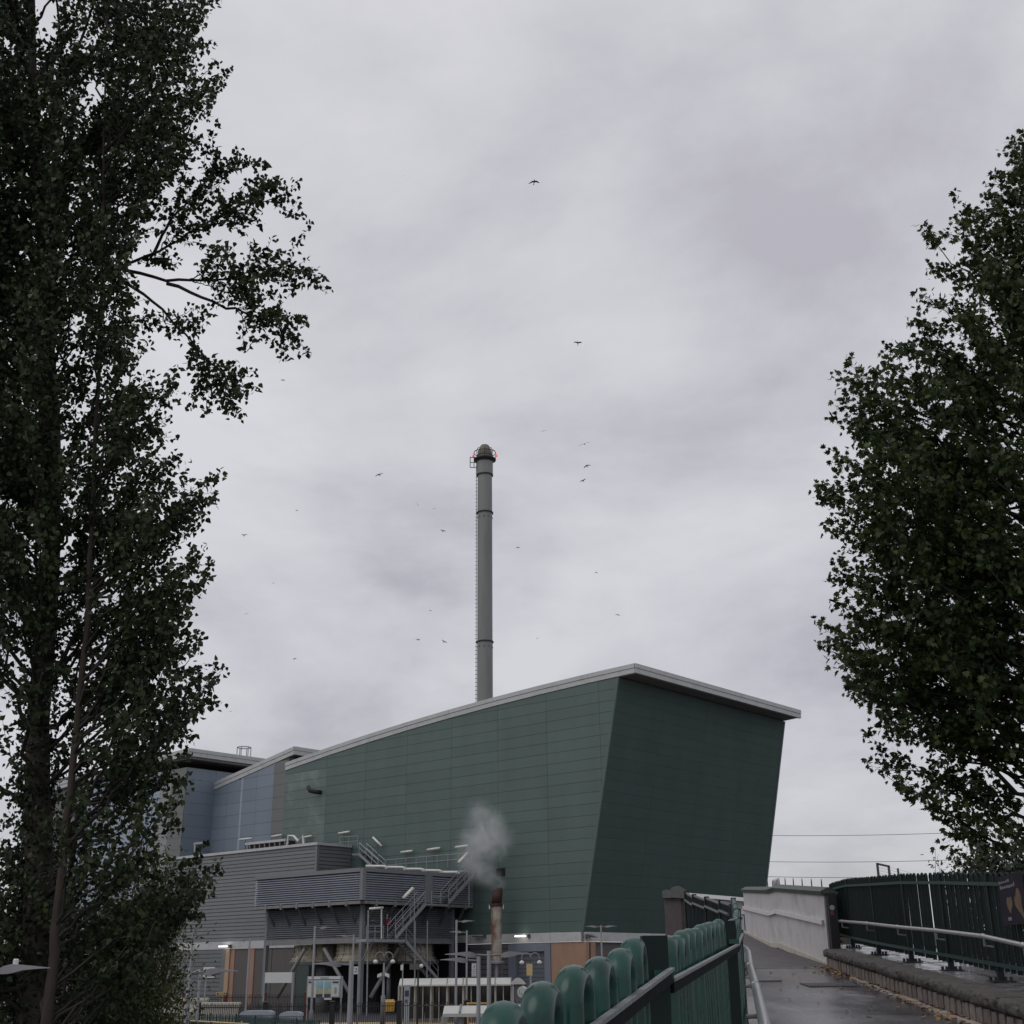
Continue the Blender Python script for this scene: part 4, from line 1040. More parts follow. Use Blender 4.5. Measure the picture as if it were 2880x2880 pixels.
while s < 13.6:
    L_ = random.uniform(0.55, 0.95); e_ = min(s+L_, 13.6); dz = random.uniform(-0.008, 0.008); dk = random.uniform(-0.01, 0.01)
    ns = max(3, int((e_-s)/0.05)); mbk = MB(); n = 10
    for q in range(ns+1):
        pr_q = prof(kbase(s+0.008+(e_-s-0.016)*q/ns) + kn*dk, KH-0.165+dz)
        shrink = 0.82 if q in (0, ns) else 1.0
        for a_, v_q in enumerate(pr_q):
            if a_ < 8:
                cen_q = pr_q[0]*0.5 + pr_q[7]*0.5 - kn*0.05
                v_q = cen_q + (v_q-cen_q)*shrink + kn*random.gauss(0, 0.011) + UP*random.gauss(0, 0.009)
            mbk.v.append(v_q)
    for q in range(ns):
        for a_ in range(n):
            a2 = (a_+1) % n; mbk.f.append((q*n+a_, q*n+a2, (q+1)*n+a2, (q+1)*n+a_))
    mbk.f.append(tuple(reversed(range(n)))); mbk.f.append(tuple(ns*n+a_ for a_ in range(n)))
    o = mbk.build('coping_stone', 'kerb_stone', plinth); smooth_by_angle(o, 70)
    s = e_
a_, b_ = kbase(-9), kbase(13.6)
MB().hexa([a_-kn*0.03-UP*0.5, b_-kn*0.03-UP*0.5, b_-kn*0.4-UP*0.5, a_-kn*0.4-UP*0.5, a_-kn*0.03+UP*(KH-0.17), b_-kn*0.03+UP*(KH-0.17), b_-kn*0.4+UP*(KH-0.17), a_-kn*0.4+UP*(KH-0.17)]).build('mortar_core', 'mortar', plinth)
bm_ = MB().hexa([Vector((-0.155,-0.03,0)), Vector((0.155,-0.03,0)), Vector((0.155,0.03,0)), Vector((-0.155,0.03,0)),
                 Vector((-0.148,-0.022,KH-0.18)), Vector((0.150,-0.026,KH-0.18)), Vector((0.150,0.022,KH-0.18)), Vector((-0.148,0.026,KH-0.18))]).mesh('brick', 'brick')
ang = math.atan2(kd.y, kd.x)
s = -5.0
while s < 13.5:
    p = kbase(s) - kn*random.uniform(0.004, 0.014)
    o = bpy.data.objects.new('stone_block', bm_); COL.objects.link(o); o.parent = plinth
    o.location = p - OFF[plinth] + UP*0.005; o.rotation_euler = (0, random.gauss(0, 0.012), ang + random.gauss(0, 0.02)); o.scale = (random.uniform(0.8, 1.02), 1, random.uniform(0.93, 1.0))
    OFF[o] = OFF[plinth]; s += 0.345
# pale edging stones at the foot
es = thing('edging_stones', kbase(0), 'row of pale edging stones along the foot of the kerb wall', 'edging')
s = -6.0
while s < 9.0:
    L_ = random.uniform(0.35, 0.6); a_, b_ = kbase(s)+kn*0.16, kbase(s+L_-0.015)+kn*0.16; h = random.uniform(0.02, 0.045)
    MB().hexa([a_-kn*0.05, b_-kn*0.05, b_+kn*0.06, a_+kn*0.06, a_-kn*0.05+UP*h, b_-kn*0.05+UP*h, b_+kn*0.05+UP*h, a_+kn*0.05+UP*h]).build('stone', 'edging', es); s += L_
# plinth paving behind the coping, wet flagstones
b = MB()
pv_root = thing('plinth_paving', kbase(0), 'wet flagstone strip behind the kerb under the tall fence', 'paving')
s = -8.0
while s < 15:
    L_ = random.uniform(0.7, 1.0)
    for j, (o0, o1) in enumerate(((0.425, 1.0), (1.01, 1.7), (1.71, 2.5))):
        a_, b_ = kbase(s+0.008+0.3*(j % 2))-kn*o0, kbase(s+L_-0.008+0.3*(j % 2))-kn*o0; w_ = kn*-(o1-o0-0.012); h = KH-0.012+random.uniform(-0.006, 0.006)
        MB().hexa([a_+UP*(h-0.3), b_+UP*(h-0.3), b_+w_+UP*(h-0.3), a_+w_+UP*(h-0.3), a_+UP*h, b_+UP*h, b_+w_+UP*h, a_+w_+UP*h]).build('flagstone', 'flagstone', pv_root)
    s += L_
a_, b_ = kbase(-12)-kn*2.5, kbase(30)-kn*2.5
structure(MB().hexa([a_-UP*2.5, b_-UP*4, b_-kn*40-UP*6, a_-kn*40-UP*6, a_+UP*0.25, b_+UP*0.25, b_-kn*40-UP*1.5, a_-kn*40-UP*1.5]), 'embankment', 'soil')

rf = thing('tall_fence', kbase(4)-kn*0.9, 'tall dark green bow-top fence on the kerb wall at the right of the ramp', 'fence')
PT = [(2381,2470,30.7), (2450,2464,27.4), (2537,2456,24.5), (2643,2453,21.9), (2775,2452,19.2)]
PF = [(2404,2675,30.7), (2482,2695,27.4), (2577,2717,24.5), (2693,2742,21.9), (2839,2779,19.2)]
tp = [at(*q) for q in PT]; ft = [at(*q) for q in PF]
tp = [at(2336, 2483, 33.0)] + tp; ft = [at(2352, 2662, 33.0)] + ft
for k in range(2):
    tp.append(tp[-1]*2 - tp[-2]); ft.append(ft[-1]*2 - ft[-2])
for i in range(len(ft)):                             # stand the feet on the plinth and below the tops
    ft[i] = Vector((tp[i].x, tp[i].y, rz(tp[i].y) + KH - 0.012))
hr = {}
for i in range(len(tp)-1):
    a_, b_ = tp[i], tp[i+1]; d_ = (b_-a_).normalized(); L_ = (b_-a_).length
    drop_a, drop_b = a_.z-ft[i].z-0.14, b_.z-ft[i+1].z-0.14
    me = hoop_mesh('hoop_tall', 0.118, 0.040, 0.030, min(drop_a, drop_b), 'fence_dark' if i < 3 else 'fence_dark', 10)
    n = max(3, int((L_-0.16)/0.235)); g_ = d_*0.11
    place_hoops(rf, me, a_+g_, b_-g_, n, 0.3)
    s_ = Vector((d_.y, -d_.x, 0)); s_ = s_ if s_.x < 0 else -s_
    off_ = s_*0.045
    MB().beam(a_+off_-UP*0.17, b_+off_-UP*0.17, 0.03, 0.05).build('rail', 'green_iron', rf)
    MB().beam(ft[i]+off_+UP*0.24, ft[i+1]+off_+UP*0.24, 0.03, 0.05).build('rail', 'green_iron', rf)
for i in range(len(tp)):
    P_ = tp[i]; w = 0.08
    MB().obox(Vector((P_.x-w/2, P_.y-w/2, ft[i].z)), (w,0,0), (0,w,0), (0,0,P_.z-ft[i].z-0.03)).build('post', 'fence_dark', rf)
    MB().obox(Vector((P_.x-0.16, P_.y-0.16, ft[i].z)), (0.32,0,0), (0,0.32,0), (0,0,0.02)).build('foot_plate', 'black_iron', rf)
    for sx in (-0.11, 0.11):
        for sy in (-0.11, 0.11):
            MB().lathe((P_.x+sx, P_.y+sy, ft[i].z+0.02), [(0.025,0),(0.025,0.05)], 6).build('bolt', 'black_iron', rf)
rh = thing('right_handrail', kbase(6), 'pale tubular handrail on brackets along the tall dark green fence', 'handrail')
hpts = []
for (px, py, d) in ((2333,2592,33.0), (2381,2591,30.5), (2452,2597,27.2), (2540,2607,24.3), (2650,2617,21.7), (2785,2633,19.0), (2900,2658,17.2)):
    hpts.append(at(px, py, d) + Vector((-0.12, -0.05, 0)))
hpts.append(hpts[-1]*2 - hpts[-2])
MB().tube(hpts, 0.032, 14).build('tube', 'handrail', rh, True)
for q in hpts[1:-1]:
    MB().tube([q-UP*0.02, q-UP*0.13, q-UP*0.15+Vector((0.14, 0.03, 0))], 0.016, 8).build('bracket', 'handrail_dark', rh)
    MB().tube([q-(hpts[3]-hpts[2]).normalized()*0.04, q+(hpts[3]-hpts[2]).normalized()*0.04], 0.038, 14).build('joint_sleeve', 'handrail', rh, True)
# poster board hung on the tall fence
pa_, pb_ = at(2818, 2468, 18.15), at(2888, 2456, 16.9)
pr = (pb_-pa_); pr.z = 0
pz0 = at(2838, 2604, 18.1).z
poster = thing('poster_board', (pa_.x, pa_.y, pz0), 'dark poster with pale lettering and two brown hands hung on the tall fence', 'poster')
prn = pr.normalized(); pn_ = Vector((-prn.y, prn.x, 0)); pn_ = pn_ if pn_.x < 0 else -pn_
pa2 = pa_ + pn_*0.06
H_ = pa_.z - pz0
tilt_ = prn*0.0
MB().obox(Vector((pa2.x, pa2.y, pz0)), pr, pn_*0.012, UP*H_).build('board', 'poster_dark', poster)
def pp(u, v, o=0.014):
    return Vector((pa2.x, pa2.y, pz0)) + pr*u + UP*(H_*v) + pn_*o
# printing on the poster: two lines of lettering, hands, a small logo
for (u0, u1, v0, v1) in ((0.05,0.12,0.845,0.90), (0.14,0.22,0.85,0.892), (0.24,0.31,0.85,0.892), (0.33,0.40,0.853,0.893), (0.42,0.49,0.853,0.91),
                         (0.09,0.14,0.735,0.815), (0.15,0.23,0.737,0.785), (0.25,0.33,0.74,0.788), (0.35,0.42,0.74,0.80), (0.44,0.52,0.735,0.79), (0.54,0.62,0.745,0.795), (0.64,0.69,0.748,0.83)):
    MB().extrude([pp(u0,v0), pp(u1,v0), pp(u1,v1), pp(u0,v1)], pn_*0.002).build('lettering', 'poster_text', poster)
hand1 = [(0.30,0.36),(0.28,0.44),(0.30,0.52),(0.36,0.565),(0.42,0.53),(0.46,0.565),(0.50,0.53),(0.52,0.44),(0.50,0.36),(0.44,0.30),(0.42,0.22),(0.36,0.26)]
hand2 = [(0.62,0.36),(0.60,0.46),(0.62,0.55),(0.66,0.53),(0.70,0.62),(0.74,0.70),(0.80,0.69),(0.86,0.60),(0.88,0.48),(0.86,0.36),(0.88,0.24),(0.94,0.12),(1.0,0.06),(1.0,0.02),(0.90,0.06),(0.78,0.20),(0.70,0.28)]
for h_ in (hand1, hand2):
    MB().extrude([pp(u, v) for u, v in h_], pn_*0.002).build('print_motif', 'poster_hand', poster)
MB().extrude([pp(0.26,0.09), pp(0.40,0.09), pp(0.40,0.16), pp(0.26,0.16)], pn_*0.002).build('logo', 'poster_text', poster)

# ------------------------------------------------------------------ white rendered wall at the bend
wall = thing('rendered_wall', W0, 'pale rendered parapet wall with dark spiked coping at the bend of the ramp', 'wall')
WB = [((2335,2724),31.0), ((2192,2661),37.3), ((2172,2664),38.2), ((2098,2628),46.0)]
WT = [((2319,2519),31.0), ((2190,2507),37.3), ((2168,2513),38.2), ((2094,2510),46.0)]
base = [at(*p, d) for p, d in WB]; topw = [at(*p, d) for p, d in WT]
for i in range(len(base)):
    topw[i].x, topw[i].y = base[i].x, base[i].y
back = Vector((0.35, 0.28, 0))
b = MB()
for i in range(len(base)-1):
    a0, a1, t0, t1 = base[i], base[i+1], topw[i], topw[i+1]
    b.hexa([a0-UP*1.2, a1-UP*1.2, a1-UP*1.2+back, a0-UP*1.2+back, t0, t1, t1+back, t0+back])
b.build('wall', 'render_wall', wall)
front = Vector((-0.05, -0.06, 0))
def strip(parent, frac0, frac1, px_pts, name, mat, proud, h):
    pts = []
    for (px, py), i in px_pts:
        bb = base[i] if isinstance(i, int) else base[int(i)].lerp(base[int(i)+1], i-int(i))
        q = on_plane(px, py, bb, Vector((0, 1, 0))); q.x = bb.x; q.y = bb.y; pts.append(q)
    for i in range(len(pts)-1):
        a0, a1 = pts[i], pts[i+1]; f = front*(proud/0.06)
        MB().hexa([a0+f-UP*h/2, a1+f-UP*h/2, a1-UP*h/2, a0-UP*h/2, a0+f+UP*h/2, a1+f+UP*h/2, a1+UP*h/2, a0+UP*h/2]).build(name, mat, parent)
strip(wall, 0, 0, [((2326,2594), 0.04), ((2190,2564), 1), ((2172,2570), 2), ((2097,2553), 3)], 'moulding', 'render_trim', 0.09, 0.11)
strip(wall, 0, 0, [((2335,2719), 0), ((2192,2658), 1), ((2172,2660), 2), ((2098,2626), 3)], 'skirting', 'skirting', 0.05, 0.14)
for i in range(len(topw)-1):
    t0, t1 = topw[i], topw[i+1]; f = front*2.2; bk = back - front*2.2; hh = 0.20
    MB().hexa([t0+f*0.4, t1+f*0.4, t1+back, t0+back, t0+f+UP*0.09, t1+f+UP*0.09, t1+bk+UP*0.09, t0+bk+UP*0.09]).build('coping_stone', 'coping_green', wall)
    mid_ = back*0.5
    MB().hexa([t0+f+UP*0.092, t1+f+UP*0.092, t1+bk+UP*0.092, t0+bk+UP*0.092, t0+mid_*0.7+UP*hh, t1+mid_*0.7+UP*hh, t1+mid_*1.3+UP*hh, t0+mid_*1.3+UP*hh]).build('coping_stone', 'coping_green', wall)
for k in range(15):
    t = k/14.0*2.6+0.12; i = int(min(t, 2.999)); q = topw[i].lerp(topw[i+1], t-i) + back*0.5 + UP*0.19
    MB().lathe(q, [(0.016,0),(0.014,0.14),(0.006,0.2)], 6).build('spike', 'black_iron', wall)
# lower continuation behind and the pale beam of the bridge parapet
br = thing('bridge_parapet', at(2085, 2628, 52), 'distant pale bridge parapet with white top beam, left of rendered wall', 'parapet')
q0, q1 = at(1950, 2640, 52), at(2096, 2640, 51)
z1 = at(2085, 2534, 51.5).z
MB().hexa([Vector((q0.x,q0.y,q0.z-2)), Vector((q1.x,q1.y,q1.z-2)), Vector((q1.x,q1.y+0.4,q1.z-2)), Vector((q0.x,q0.y+0.4,q0.z-2)),
           Vector((q0.x,q0.y,at(1950,2524,52).z)), Vector((q1.x,q1.y,z1)), Vector((q1.x,q1.y+0.4,z1)), Vector((q0.x,q0.y+0.4,at(1950,2524,52).z))]).build('wall', 'render_wall', br)
MB().beam(at(1940, 2517, 51.8), at(2096, 2530, 50.8), 0.35, 0.14).build('top_beam', 'white_paint', br)
MB().beam(at(2070, 2566, 51.5)+Vector((0,-0.1,0)), at(2096, 2567, 50.9)+Vector((0,-0.1,0)), 0.1, 0.12).build('moulding', 'render_trim', br)

# brown pier with stepped green coping
pz = at(1890, 2510, 30).z
pl_, pr_ = at(1867, 2520, 30), at(1914, 2520, 29.4)
pier = thing('brown_pier', (pl_.x, pl_.y, 0), 'dark brown pier with arched coping and spikes, left end of the landing fence', 'pier')
MB().hexa([(pl_.x,pl_.y,0),(pr_.x,pr_.y,0),(pr_.x+0.3,pr_.y+0.6,0),(pl_.x+0.1,pl_.y+0.6,0),(pl_.x,pl_.y,at(1867,2507,30).z),(pr_.x,pr_.y,at(1914,2512,29.4).z),(pr_.x+0.3,pr_.y+0.6,at(1914,2512,29.4).z),(pl_.x+0.1,pl_.y+0.6,at(1867,2507,30).z)]).build('shaft', 'pier_brown', pier)
def arch_cap(parent, x0, x1, y0, h, n=7):
    a_, b_ = Vector(x0), Vector(x1); bk = Vector((0.1, 0.7, 0)); f = Vector((-0.03, -0.1, 0))
    mb = MB(); pts = []
    for k in range(n+1):
        t = k/n; q = a_.lerp(b_, t); pts.append((q, h*math.sin(math.pi*(0.15+0.7*t))))
    poly = [q+f+UP*z for q, z in pts] + [q+f-UP*0.12 for q, z in reversed(pts)]
    mb.extrude(poly, bk-f*2)
    return mb.build('coping_stone', 'coping_green', parent)
arch_cap(pier, at(1865,2511,30), at(1888,2511,29.7), 0, 0.07)
arch_cap(pier, at(1887,2509,29.7), at(1932,2512,29.2), 0, 0.14)
for k in range(9):
    q = at(1895+3.4*k, 2497-0.0*k, 29.8); MB().lathe(q-UP*0.03, [(0.012,0),(0.004,0.12)], 5).build('spike', 'black_iron', pier)
# dark end post with round stickers where the tall fence meets the rendered wall
ep = at(2344, 2600, 30.9)
epo = thing('end_post', (ep.x, ep.y, rz(32)), 'dark post with a grey round sticker and a red square sticker at the wall end', 'post')
MB().obox(Vector((ep.x-0.10, ep.y-0.1, rz(32))), (0.2,0,0), (0,0.2,0), (0,0,at(2344,2512,30.9).z-rz(32))).build('shaft', 'black_iron', epo)
q = at(2343, 2552, 30.7); 
b = MB().extrude([Vector((q.x+0.06*math.cos(2*math.pi*k/16), ep.y-0.105, q.z+0.06*math.sin(2*math.pi*k/16))) for k in range(16)], (0,-0.004,0)); b.build('round_sticker', 'board_grey', epo)
q = at(2343, 2567, 30.7); MB().box((q.x-0.04, ep.y-0.108, q.z-0.05), (q.x+0.04, ep.y-0.102, q.z+0.04)).build('square_sticker', 'red_dull', epo)

# fallen leaves along the kerb
def leaf_batch(name, pos, size, mat, shape='poplar', up_bias=0.0, tint=None, parent=None, kind='stuff', down=0.5, normals=None):
    N = len(pos)
    if shape == 'poplar':
        base_ = np.array([[0,0,0],[0.40,0.22,0.07],[0.36,0.52,0.06],[0,1.05,-0.06],[-0.36,0.52,0.06],[-0.40,0.22,0.07]]); tri = np.array([[0,1,2],[0,2,3],[0,3,4],[0,4,5]])
    elif shape == 'plane':
        base_ = np.array([[0,0.28,0],[0,-0.05,0],[0.30,-0.02,0.03],[0.55,0.28,0.08],[0.30,0.36,0.03],[0.42,0.78,0.06],[0.16,0.62,0.02],[0,1.05,-0.05],[-0.16,0.62,0.02],[-0.42,0.78,0.06],[-0.30,0.36,0.03],[-0.55,0.28,0.08],[-0.30,-0.02,0.03]])
        tri = np.array([[0,k,k+1] for k in range(1,12)] + [[0,12,1]])
    else:
        base_ = np.array([[0,0,0],[0.20,0.45,0.04],[0,1.0,-0.05],[-0.20,0.45,0.04]]); tri = np.array([[0,1,2],[0,2,3]])
    rg = RNG
    # leaf axis: random, biased downwards; normal random, biased up
    ax = rg.normal(size=(N,3)); ax[:,2] -= down*1.6; ax /= np.linalg.norm(ax, axis=1)[:,None]
    nn = rg.normal(size=(N,3)); nn[:,2] += up_bias
    if normals is not None: ax = rg.normal(size=(N,3)); ax[:,2] *= 0.15; ax /= np.linalg.norm(ax, axis=1)[:,None]; nn = normals + rg.normal(size=(N,3))*0.18
    nn -= ax*np.sum(nn*ax, axis=1)[:,None]; nn /= np.linalg.norm(nn, axis=1)[:,None]
    bx = np.cross(ax, nn)
    s_ = size*rg.uniform(0.7, 1.25, size=N)
    V_ = pos[:,None,:] + s_[:,None,None]*(base_[None,:,0,None]*bx[:,None,:] + base_[None,:,1,None]*ax[:,None,:] + base_[None,:,2,None]*nn[:,None,:])
    nv = len(base_); verts = V_.reshape(-1,3)
    off = np.array(OFF.get(parent, Vector((0,0,0))))
    verts = verts - off
    T_ = (tri[None,:,:] + (np.arange(N)*nv)[:,None,None]).reshape(-1,3)
    me = bpy.data.meshes.new(name)
    me.vertices.add(len(verts)); me.vertices.foreach_set('co', verts.astype(np.float32).ravel())
    me.loops.add(len(T_)*3); me.loops.foreach_set('vertex_index', T_.astype(np.int32).ravel())
    me.polygons.add(len(T_)); me.polygons.foreach_set('loop_start', np.arange(0, len(T_)*3, 3, dtype=np.int32))
    me.update(calc_edges=True)
    at_ = me.attributes.new('tint', 'FLOAT', 'POINT')
    tv = rg.beta(1.3, 2.6, size=N) if tint is None else tint
    at_.data.foreach_set('value', np.repeat(tv, nv).astype(np.float32))
    me.materials.append(MATS[mat])
    o = link(name, me, parent)
    if kind: o['kind'] = kind
    return o
n = 620
ss = RNG.uniform(-6, 13.4, n); oo = np.abs(RNG.normal(0, 0.16, n)) + 0.05
far_ = RNG.random(n) < 0.10; oo[far_] += RNG.uniform(0.2, 2.2, far_.sum())
pos = np.array([list(kbase(a) + kn*b_ + UP*RNG.uniform(0.01, 0.035)) for a, b_ in zip(ss, oo)])
lit = leaf_batch('fallen_leaves', pos, 0.085, 'leaf_litter', 'poplar', normals=np.tile([0,0,1.0], (n,1)))
tag(lit, 'brown and yellow fallen leaves gathered along the foot of the kerb', 'leaf litter')
pos = np.array([[lerp_t(XL, d)+RNG.uniform(0.05,0.3), d, rz(d)+RNG.uniform(0.01,0.05)] for d in RNG.uniform(5.5, 15, 130)])
lit2 = leaf_batch('fallen_leaves', pos, 0.07, 'leaf_litter', 'poplar', normals=np.tile([0,0,1.0], (130,1)))
tag(lit2, 'fallen leaves under the left handrail beside the near fence', 'leaf litter')
# dry weed beside the left handrail
wd = thing('dry_weed', at(2104, 2800, 9.0), 'thin dry weed sprouting beside the left handrail', 'weed')
wp = Vector((lerp_t(XL, 9.0)+0.12, 9.0, rz(9.0)))
for k in range(7):
    a_ = random.uniform(0, 6.28); t_ = wp + Vector((0.16*math.cos(a_), 0.1*math.sin(a_), random.uniform(0.25, 0.6)))
    MB().tube([wp, wp.lerp(t_, 0.5)+Vector((0.02,0,0.03)), t_], [0.006, 0.004, 0.002], 4).build('stem', 'dead_stem', wd)
pos = np.array([list(wp + Vector((random.gauss(0,0.09), random.gauss(0,0.08), random.uniform(0.1,0.55)))) for _ in range(40)])
leaf_batch('leaves', pos, 0.05, 'leaf_litter', 'narrow', parent=wd)

# ------------------------------------------------------------------ station furniture
def lamp(px, py, d, heads, label, r=0.065, size=1.0, cap=False, px_head=None, group='platform lamp posts'):
    t = at(px, py, d)
    th = thing('lamp_post', (t.x, t.y, 0), label, 'lamp post', group)
    MB().lathe((t.x, t.y, 0), [(r*1.5, 0), (r*1.5, 1.3), (r, 1.4), (r*0.85, t.z)], 14).build('pole', 'lamp_grey', th, True)
    for h in heads:
        x0 = t.x; zz = t.z-0.12
        arm = 0.32*size
        MB().tube([(x0, t.y, zz), (x0+h*arm, t.y, zz+0.02)], 0.028*size, 8).build('arm', 'lamp_grey', th)
        prof_ = [(arm, -0.04, 0.03), (arm+0.08*size, -0.055, 0.075), (arm+0.22*size, -0.045, 0.105), (arm+0.45*size, 0.01, 0.085), (arm+0.70*size, 0.03, 0.06), (arm+0.85*size, 0.035, 0.045)]
        wid = [0.05, 0.13, 0.15, 0.13, 0.09, 0.03]
        b = MB(); k0 = 0
        for (xx, lo, hi), w in zip(prof_, wid):
            for (yy, z_) in ((-w*size, lo*size), (w*size, lo*size), (w*size*0.8, hi*size), (-w*size*0.8, hi*size)):
                b.v.append(Vector((x0+h*xx, t.y+yy, zz+z_)))
        for i in range(5):
            for j in range(4):
                j2 = (j+1) % 4; b.f.append((i*4+j, i*4+j2, (i+1)*4+j2, (i+1)*4+j))
        b.f.append((3,2,1,0)); b.f.append((20,21,22,23))
        hd = b.build('lamp_head', 'lamp_grey', th); smooth_by_angle(hd, 35)
        if cap:
            MB().lathe((x0+h*(arm+0.25*size), t.y, zz+0.095*size), [(0.03,0),(0.03,0.05),(0.022,0.06)], 10).build('sensor_cap', 'board_white', th)
    return th
lamp(535, 2722, 32, (1,), 'nearest thick grey lamp post at left with head pointing right, in front of grey boards', 0.07)
lamp(-48, 2697, 14, (1,), 'lamp head with white sensor cap reaching in from the left edge before the poplar trunk', 0.05, 0.62, cap=True)
lamp(543, 2621, 84, (1,), 'thin tall lamp post rising behind the thick left one, against grey boards')
lamp(703, 2640, 84, (-1,), 'lamp post with head pointing left, before the brown doors')
lamp(886, 2605, 82, (1,), 'tall lamp post with head pointing right in front of the poster case', 0.075)
lamp(995, 2628, 86, (-1,), 'lamp post with head pointing left, beside the platform 2 sign')
lamp(989, 2702, 40, (-1,), 'near lamp post with low head pointing left over the fan cowls', 0.085)
lamp(1284, 2587, 84, (1,), 'tallest lamp post by the shelter, head pointing right', 0.08)
lamp(1313, 2617, 88, (-1,), 'shorter lamp post by the shelter, head pointing left')
lamp(1375, 2674, 35, (-1, 1), 'near double headed lamp post in front of the rusty exhaust pipe', 0.062, 1.0)
lamp(1346, 2690, 38, (-1,), 'near lamp post with long flat head pointing left, beside white number sign', 0.062, 0.95)
lamp(1690, 2602, 95, (-1, 1), 'double headed lamp post under the green end wall')

def swan(px, py, d, label, cams=True):
    t = at(px, py, d); s_ = d/92.0
    th = thing('swan_neck_lamp', (t.x, t.y, 0), label, 'lamp post', 'swan neck platform lamps')
    MB().lathe((t.x,t.y,0), [(0.16,0),(0.16,1.9),(0.09,2.0),(0.06,t.z-0.7)], 12).build('pole', 'lamp_grey', th, True)
    for h in (-1, 1):
        pts = [(t.x, t.y, t.z-1.0)] + [(t.x+h*(0.3-0.3*math.cos(math.pi*k/8)), t.y, t.z-0.32+0.32*math.sin(math.pi*k/8)) for k in range(9)] + [(t.x+h*0.6, t.y, t.z-0.5)]
        MB().tube(pts, 0.04, 8).build('arm', 'lamp_grey', th, True)
        MB().lathe((t.x+h*0.6, t.y, t.z-0.75), [(0.03,0),(0.14,0.05),(0.17,0.13),(0.12,0.22),(0.05,0.27)], 14).build('globe', 'board_white', th, True)
        if cams:
            MB().obox((t.x+h*0.12-0.02, t.y-0.25, t.z-1.55), (h*0.28,0.0,-0.12), (0,0.4,0), (0,0,0.22)).build('camera_housing', 'board_white', th)
    return th
sw1 = swan(1081, 2678, 92, 'double swan neck lamp with two cameras below its globes, left of the shelter')
sw2 = swan(1492, 2680, 90, 'double swan neck lamp with yellow notice, right of the shelter', False)
t = at(1489, 2728, 89.8); MB().box((t.x-0.2, t.y-0.25, t.z-0.35), (t.x+0.2, t.y-0.2, t.z+0.4)).build('notice_plate', 'platform_yellow', sw2)

def text(parent, body, loc, size, mat, rot=(math.pi/2,0,0)):
    cu = bpy.data.curves.new('lettering', 'FONT'); cu.body = body; cu.size = size; cu.align_x = 'CENTER'; cu.align_y = 'CENTER'; cu.extrude = 0.004
    cu.materials.append(MATS[mat]); tmp = bpy.data.objects.new('tmp', cu); COL.objects.link(tmp); bpy.context.view_layer.update(); me = bpy.data.meshes.new_from_object(tmp); bpy.data.objects.remove(tmp); me.materials.clear(); me.materials.append(MATS[mat])
    o = bpy.data.objects.new('lettering', me); COL.objects.link(o); o.parent = parent
    o.location = Vector(loc) - OFF[parent]; o.rotation_euler = rot; OFF[o] = OFF[parent]; return o
# platform number signs
t = at(1001, 2729, 86)
sg = thing('platform_sign', (t.x+0.2, t.y, 0), 'white sign with number 2 on a slim grey post', 'sign')
w_ = 11*86/3500/2; h_ = 19*86/3500/2
MB().box((t.x-w_, t.y-0.06, t.z-h_), (t.x+w_, t.y, t.z+h_)).build('board', 'board_white', sg)
MB().tube([(t.x+w_+0.04, t.y, 0), (t.x+w_+0.04, t.y, t.z+h_)], 0.05, 8).build('post', 'steel_galv', sg)
text(sg, '2', (t.x, t.y-0.065, t.z), h_*1.7, 'ink')
t = at(1333, 2728, 38)
sg = thing('number_sign', (t.x, t.y, t.z), 'tall narrow white sign with number 1 hung on a near lamp post', 'sign')
w_ = 12*38/3500/2; h_ = 33*38/3500/2
MB().box((t.x-w_, t.y-0.02, t.z-h_), (t.x+w_, t.y, t.z+h_)).build('board', 'board_white', sg)
text(sg, '1', (t.x+0.01, t.y-0.025, t.z+h_*0.52), 0.13, 'ink')
for k in range(4):
    MB().box((t.x-w_*0.55, t.y-0.024, t.z-h_*0.02-k*0.055), (t.x+w_*0.5, t.y-0.0205, t.z-h_*0.02-k*0.055+0.022)).build('small_print', 'board_grey', sg)
# blank white board on posts
a_, b_ = at(747, 2735, 90), at(826, 2764, 90)
sg = thing('blank_sign', (a_.x, a_.y, 0), 'large blank white sign board on two grey posts', 'sign')
MB().box((a_.x, a_.y-0.1, b_.z), (b_.x-0.12, a_.y, a_.z)).build('board', 'board_white', sg)
MB().box((b_.x-0.11, a_.y-0.12, 0), (b_.x, a_.y+0.05, a_.z)).build('post', 'steel_galv', sg)
MB().box((a_.x-0.1, a_.y-0.02, 0), (a_.x-0.005, a_.y+0.08, a_.z)).build('post', 'steel_galv', sg)
# station poster case
a_, b_ = at(864, 2746, 93), at(962, 2806, 93)
pc = thing('poster_case', (a_.x, a_.y, 0), 'grey framed station poster case with two landscape posters and pale header', 'notice board')
W_, H2 = b_.x-a_.x, a_.z-b_.z
def pbx(u0, u1, v0, v1, y, name, mat):
    MB().box((a_.x+W_*u0, a_.y-y, b_.z+H2*v0), (a_.x+W_*u1, a_.y-y+0.03, b_.z+H2*v1)).build(name, mat, pc)
MB().box((a_.x, a_.y, b_.z), (b_.x, a_.y+0.2, a_.z)).build('case', 'board_grey', pc)
MB().box((a_.x+0.02, a_.y-0.02, 0), (a_.x+0.12, a_.y-0.005, b_.z)).build('post', 'steel_galv', pc); MB().box((b_.x-0.12, a_.y-0.02, 0), (b_.x-0.02, a_.y-0.005, b_.z)).build('post', 'steel_galv', pc)
pbx(0.03, 0.94, 0.86, 0.99, 0.06, 'header', 'board_white'); pbx(0.03, 0.92, 0.03, 0.80, 0.06, 'backing', 'board_white')
pbx(0.05, 0.20, 0.06, 0.76, 0.10, 'notice', 'poster_pale'); pbx(0.05, 0.20, 0.70, 0.77, 0.14, 'notice_heading', 'poster_navy')
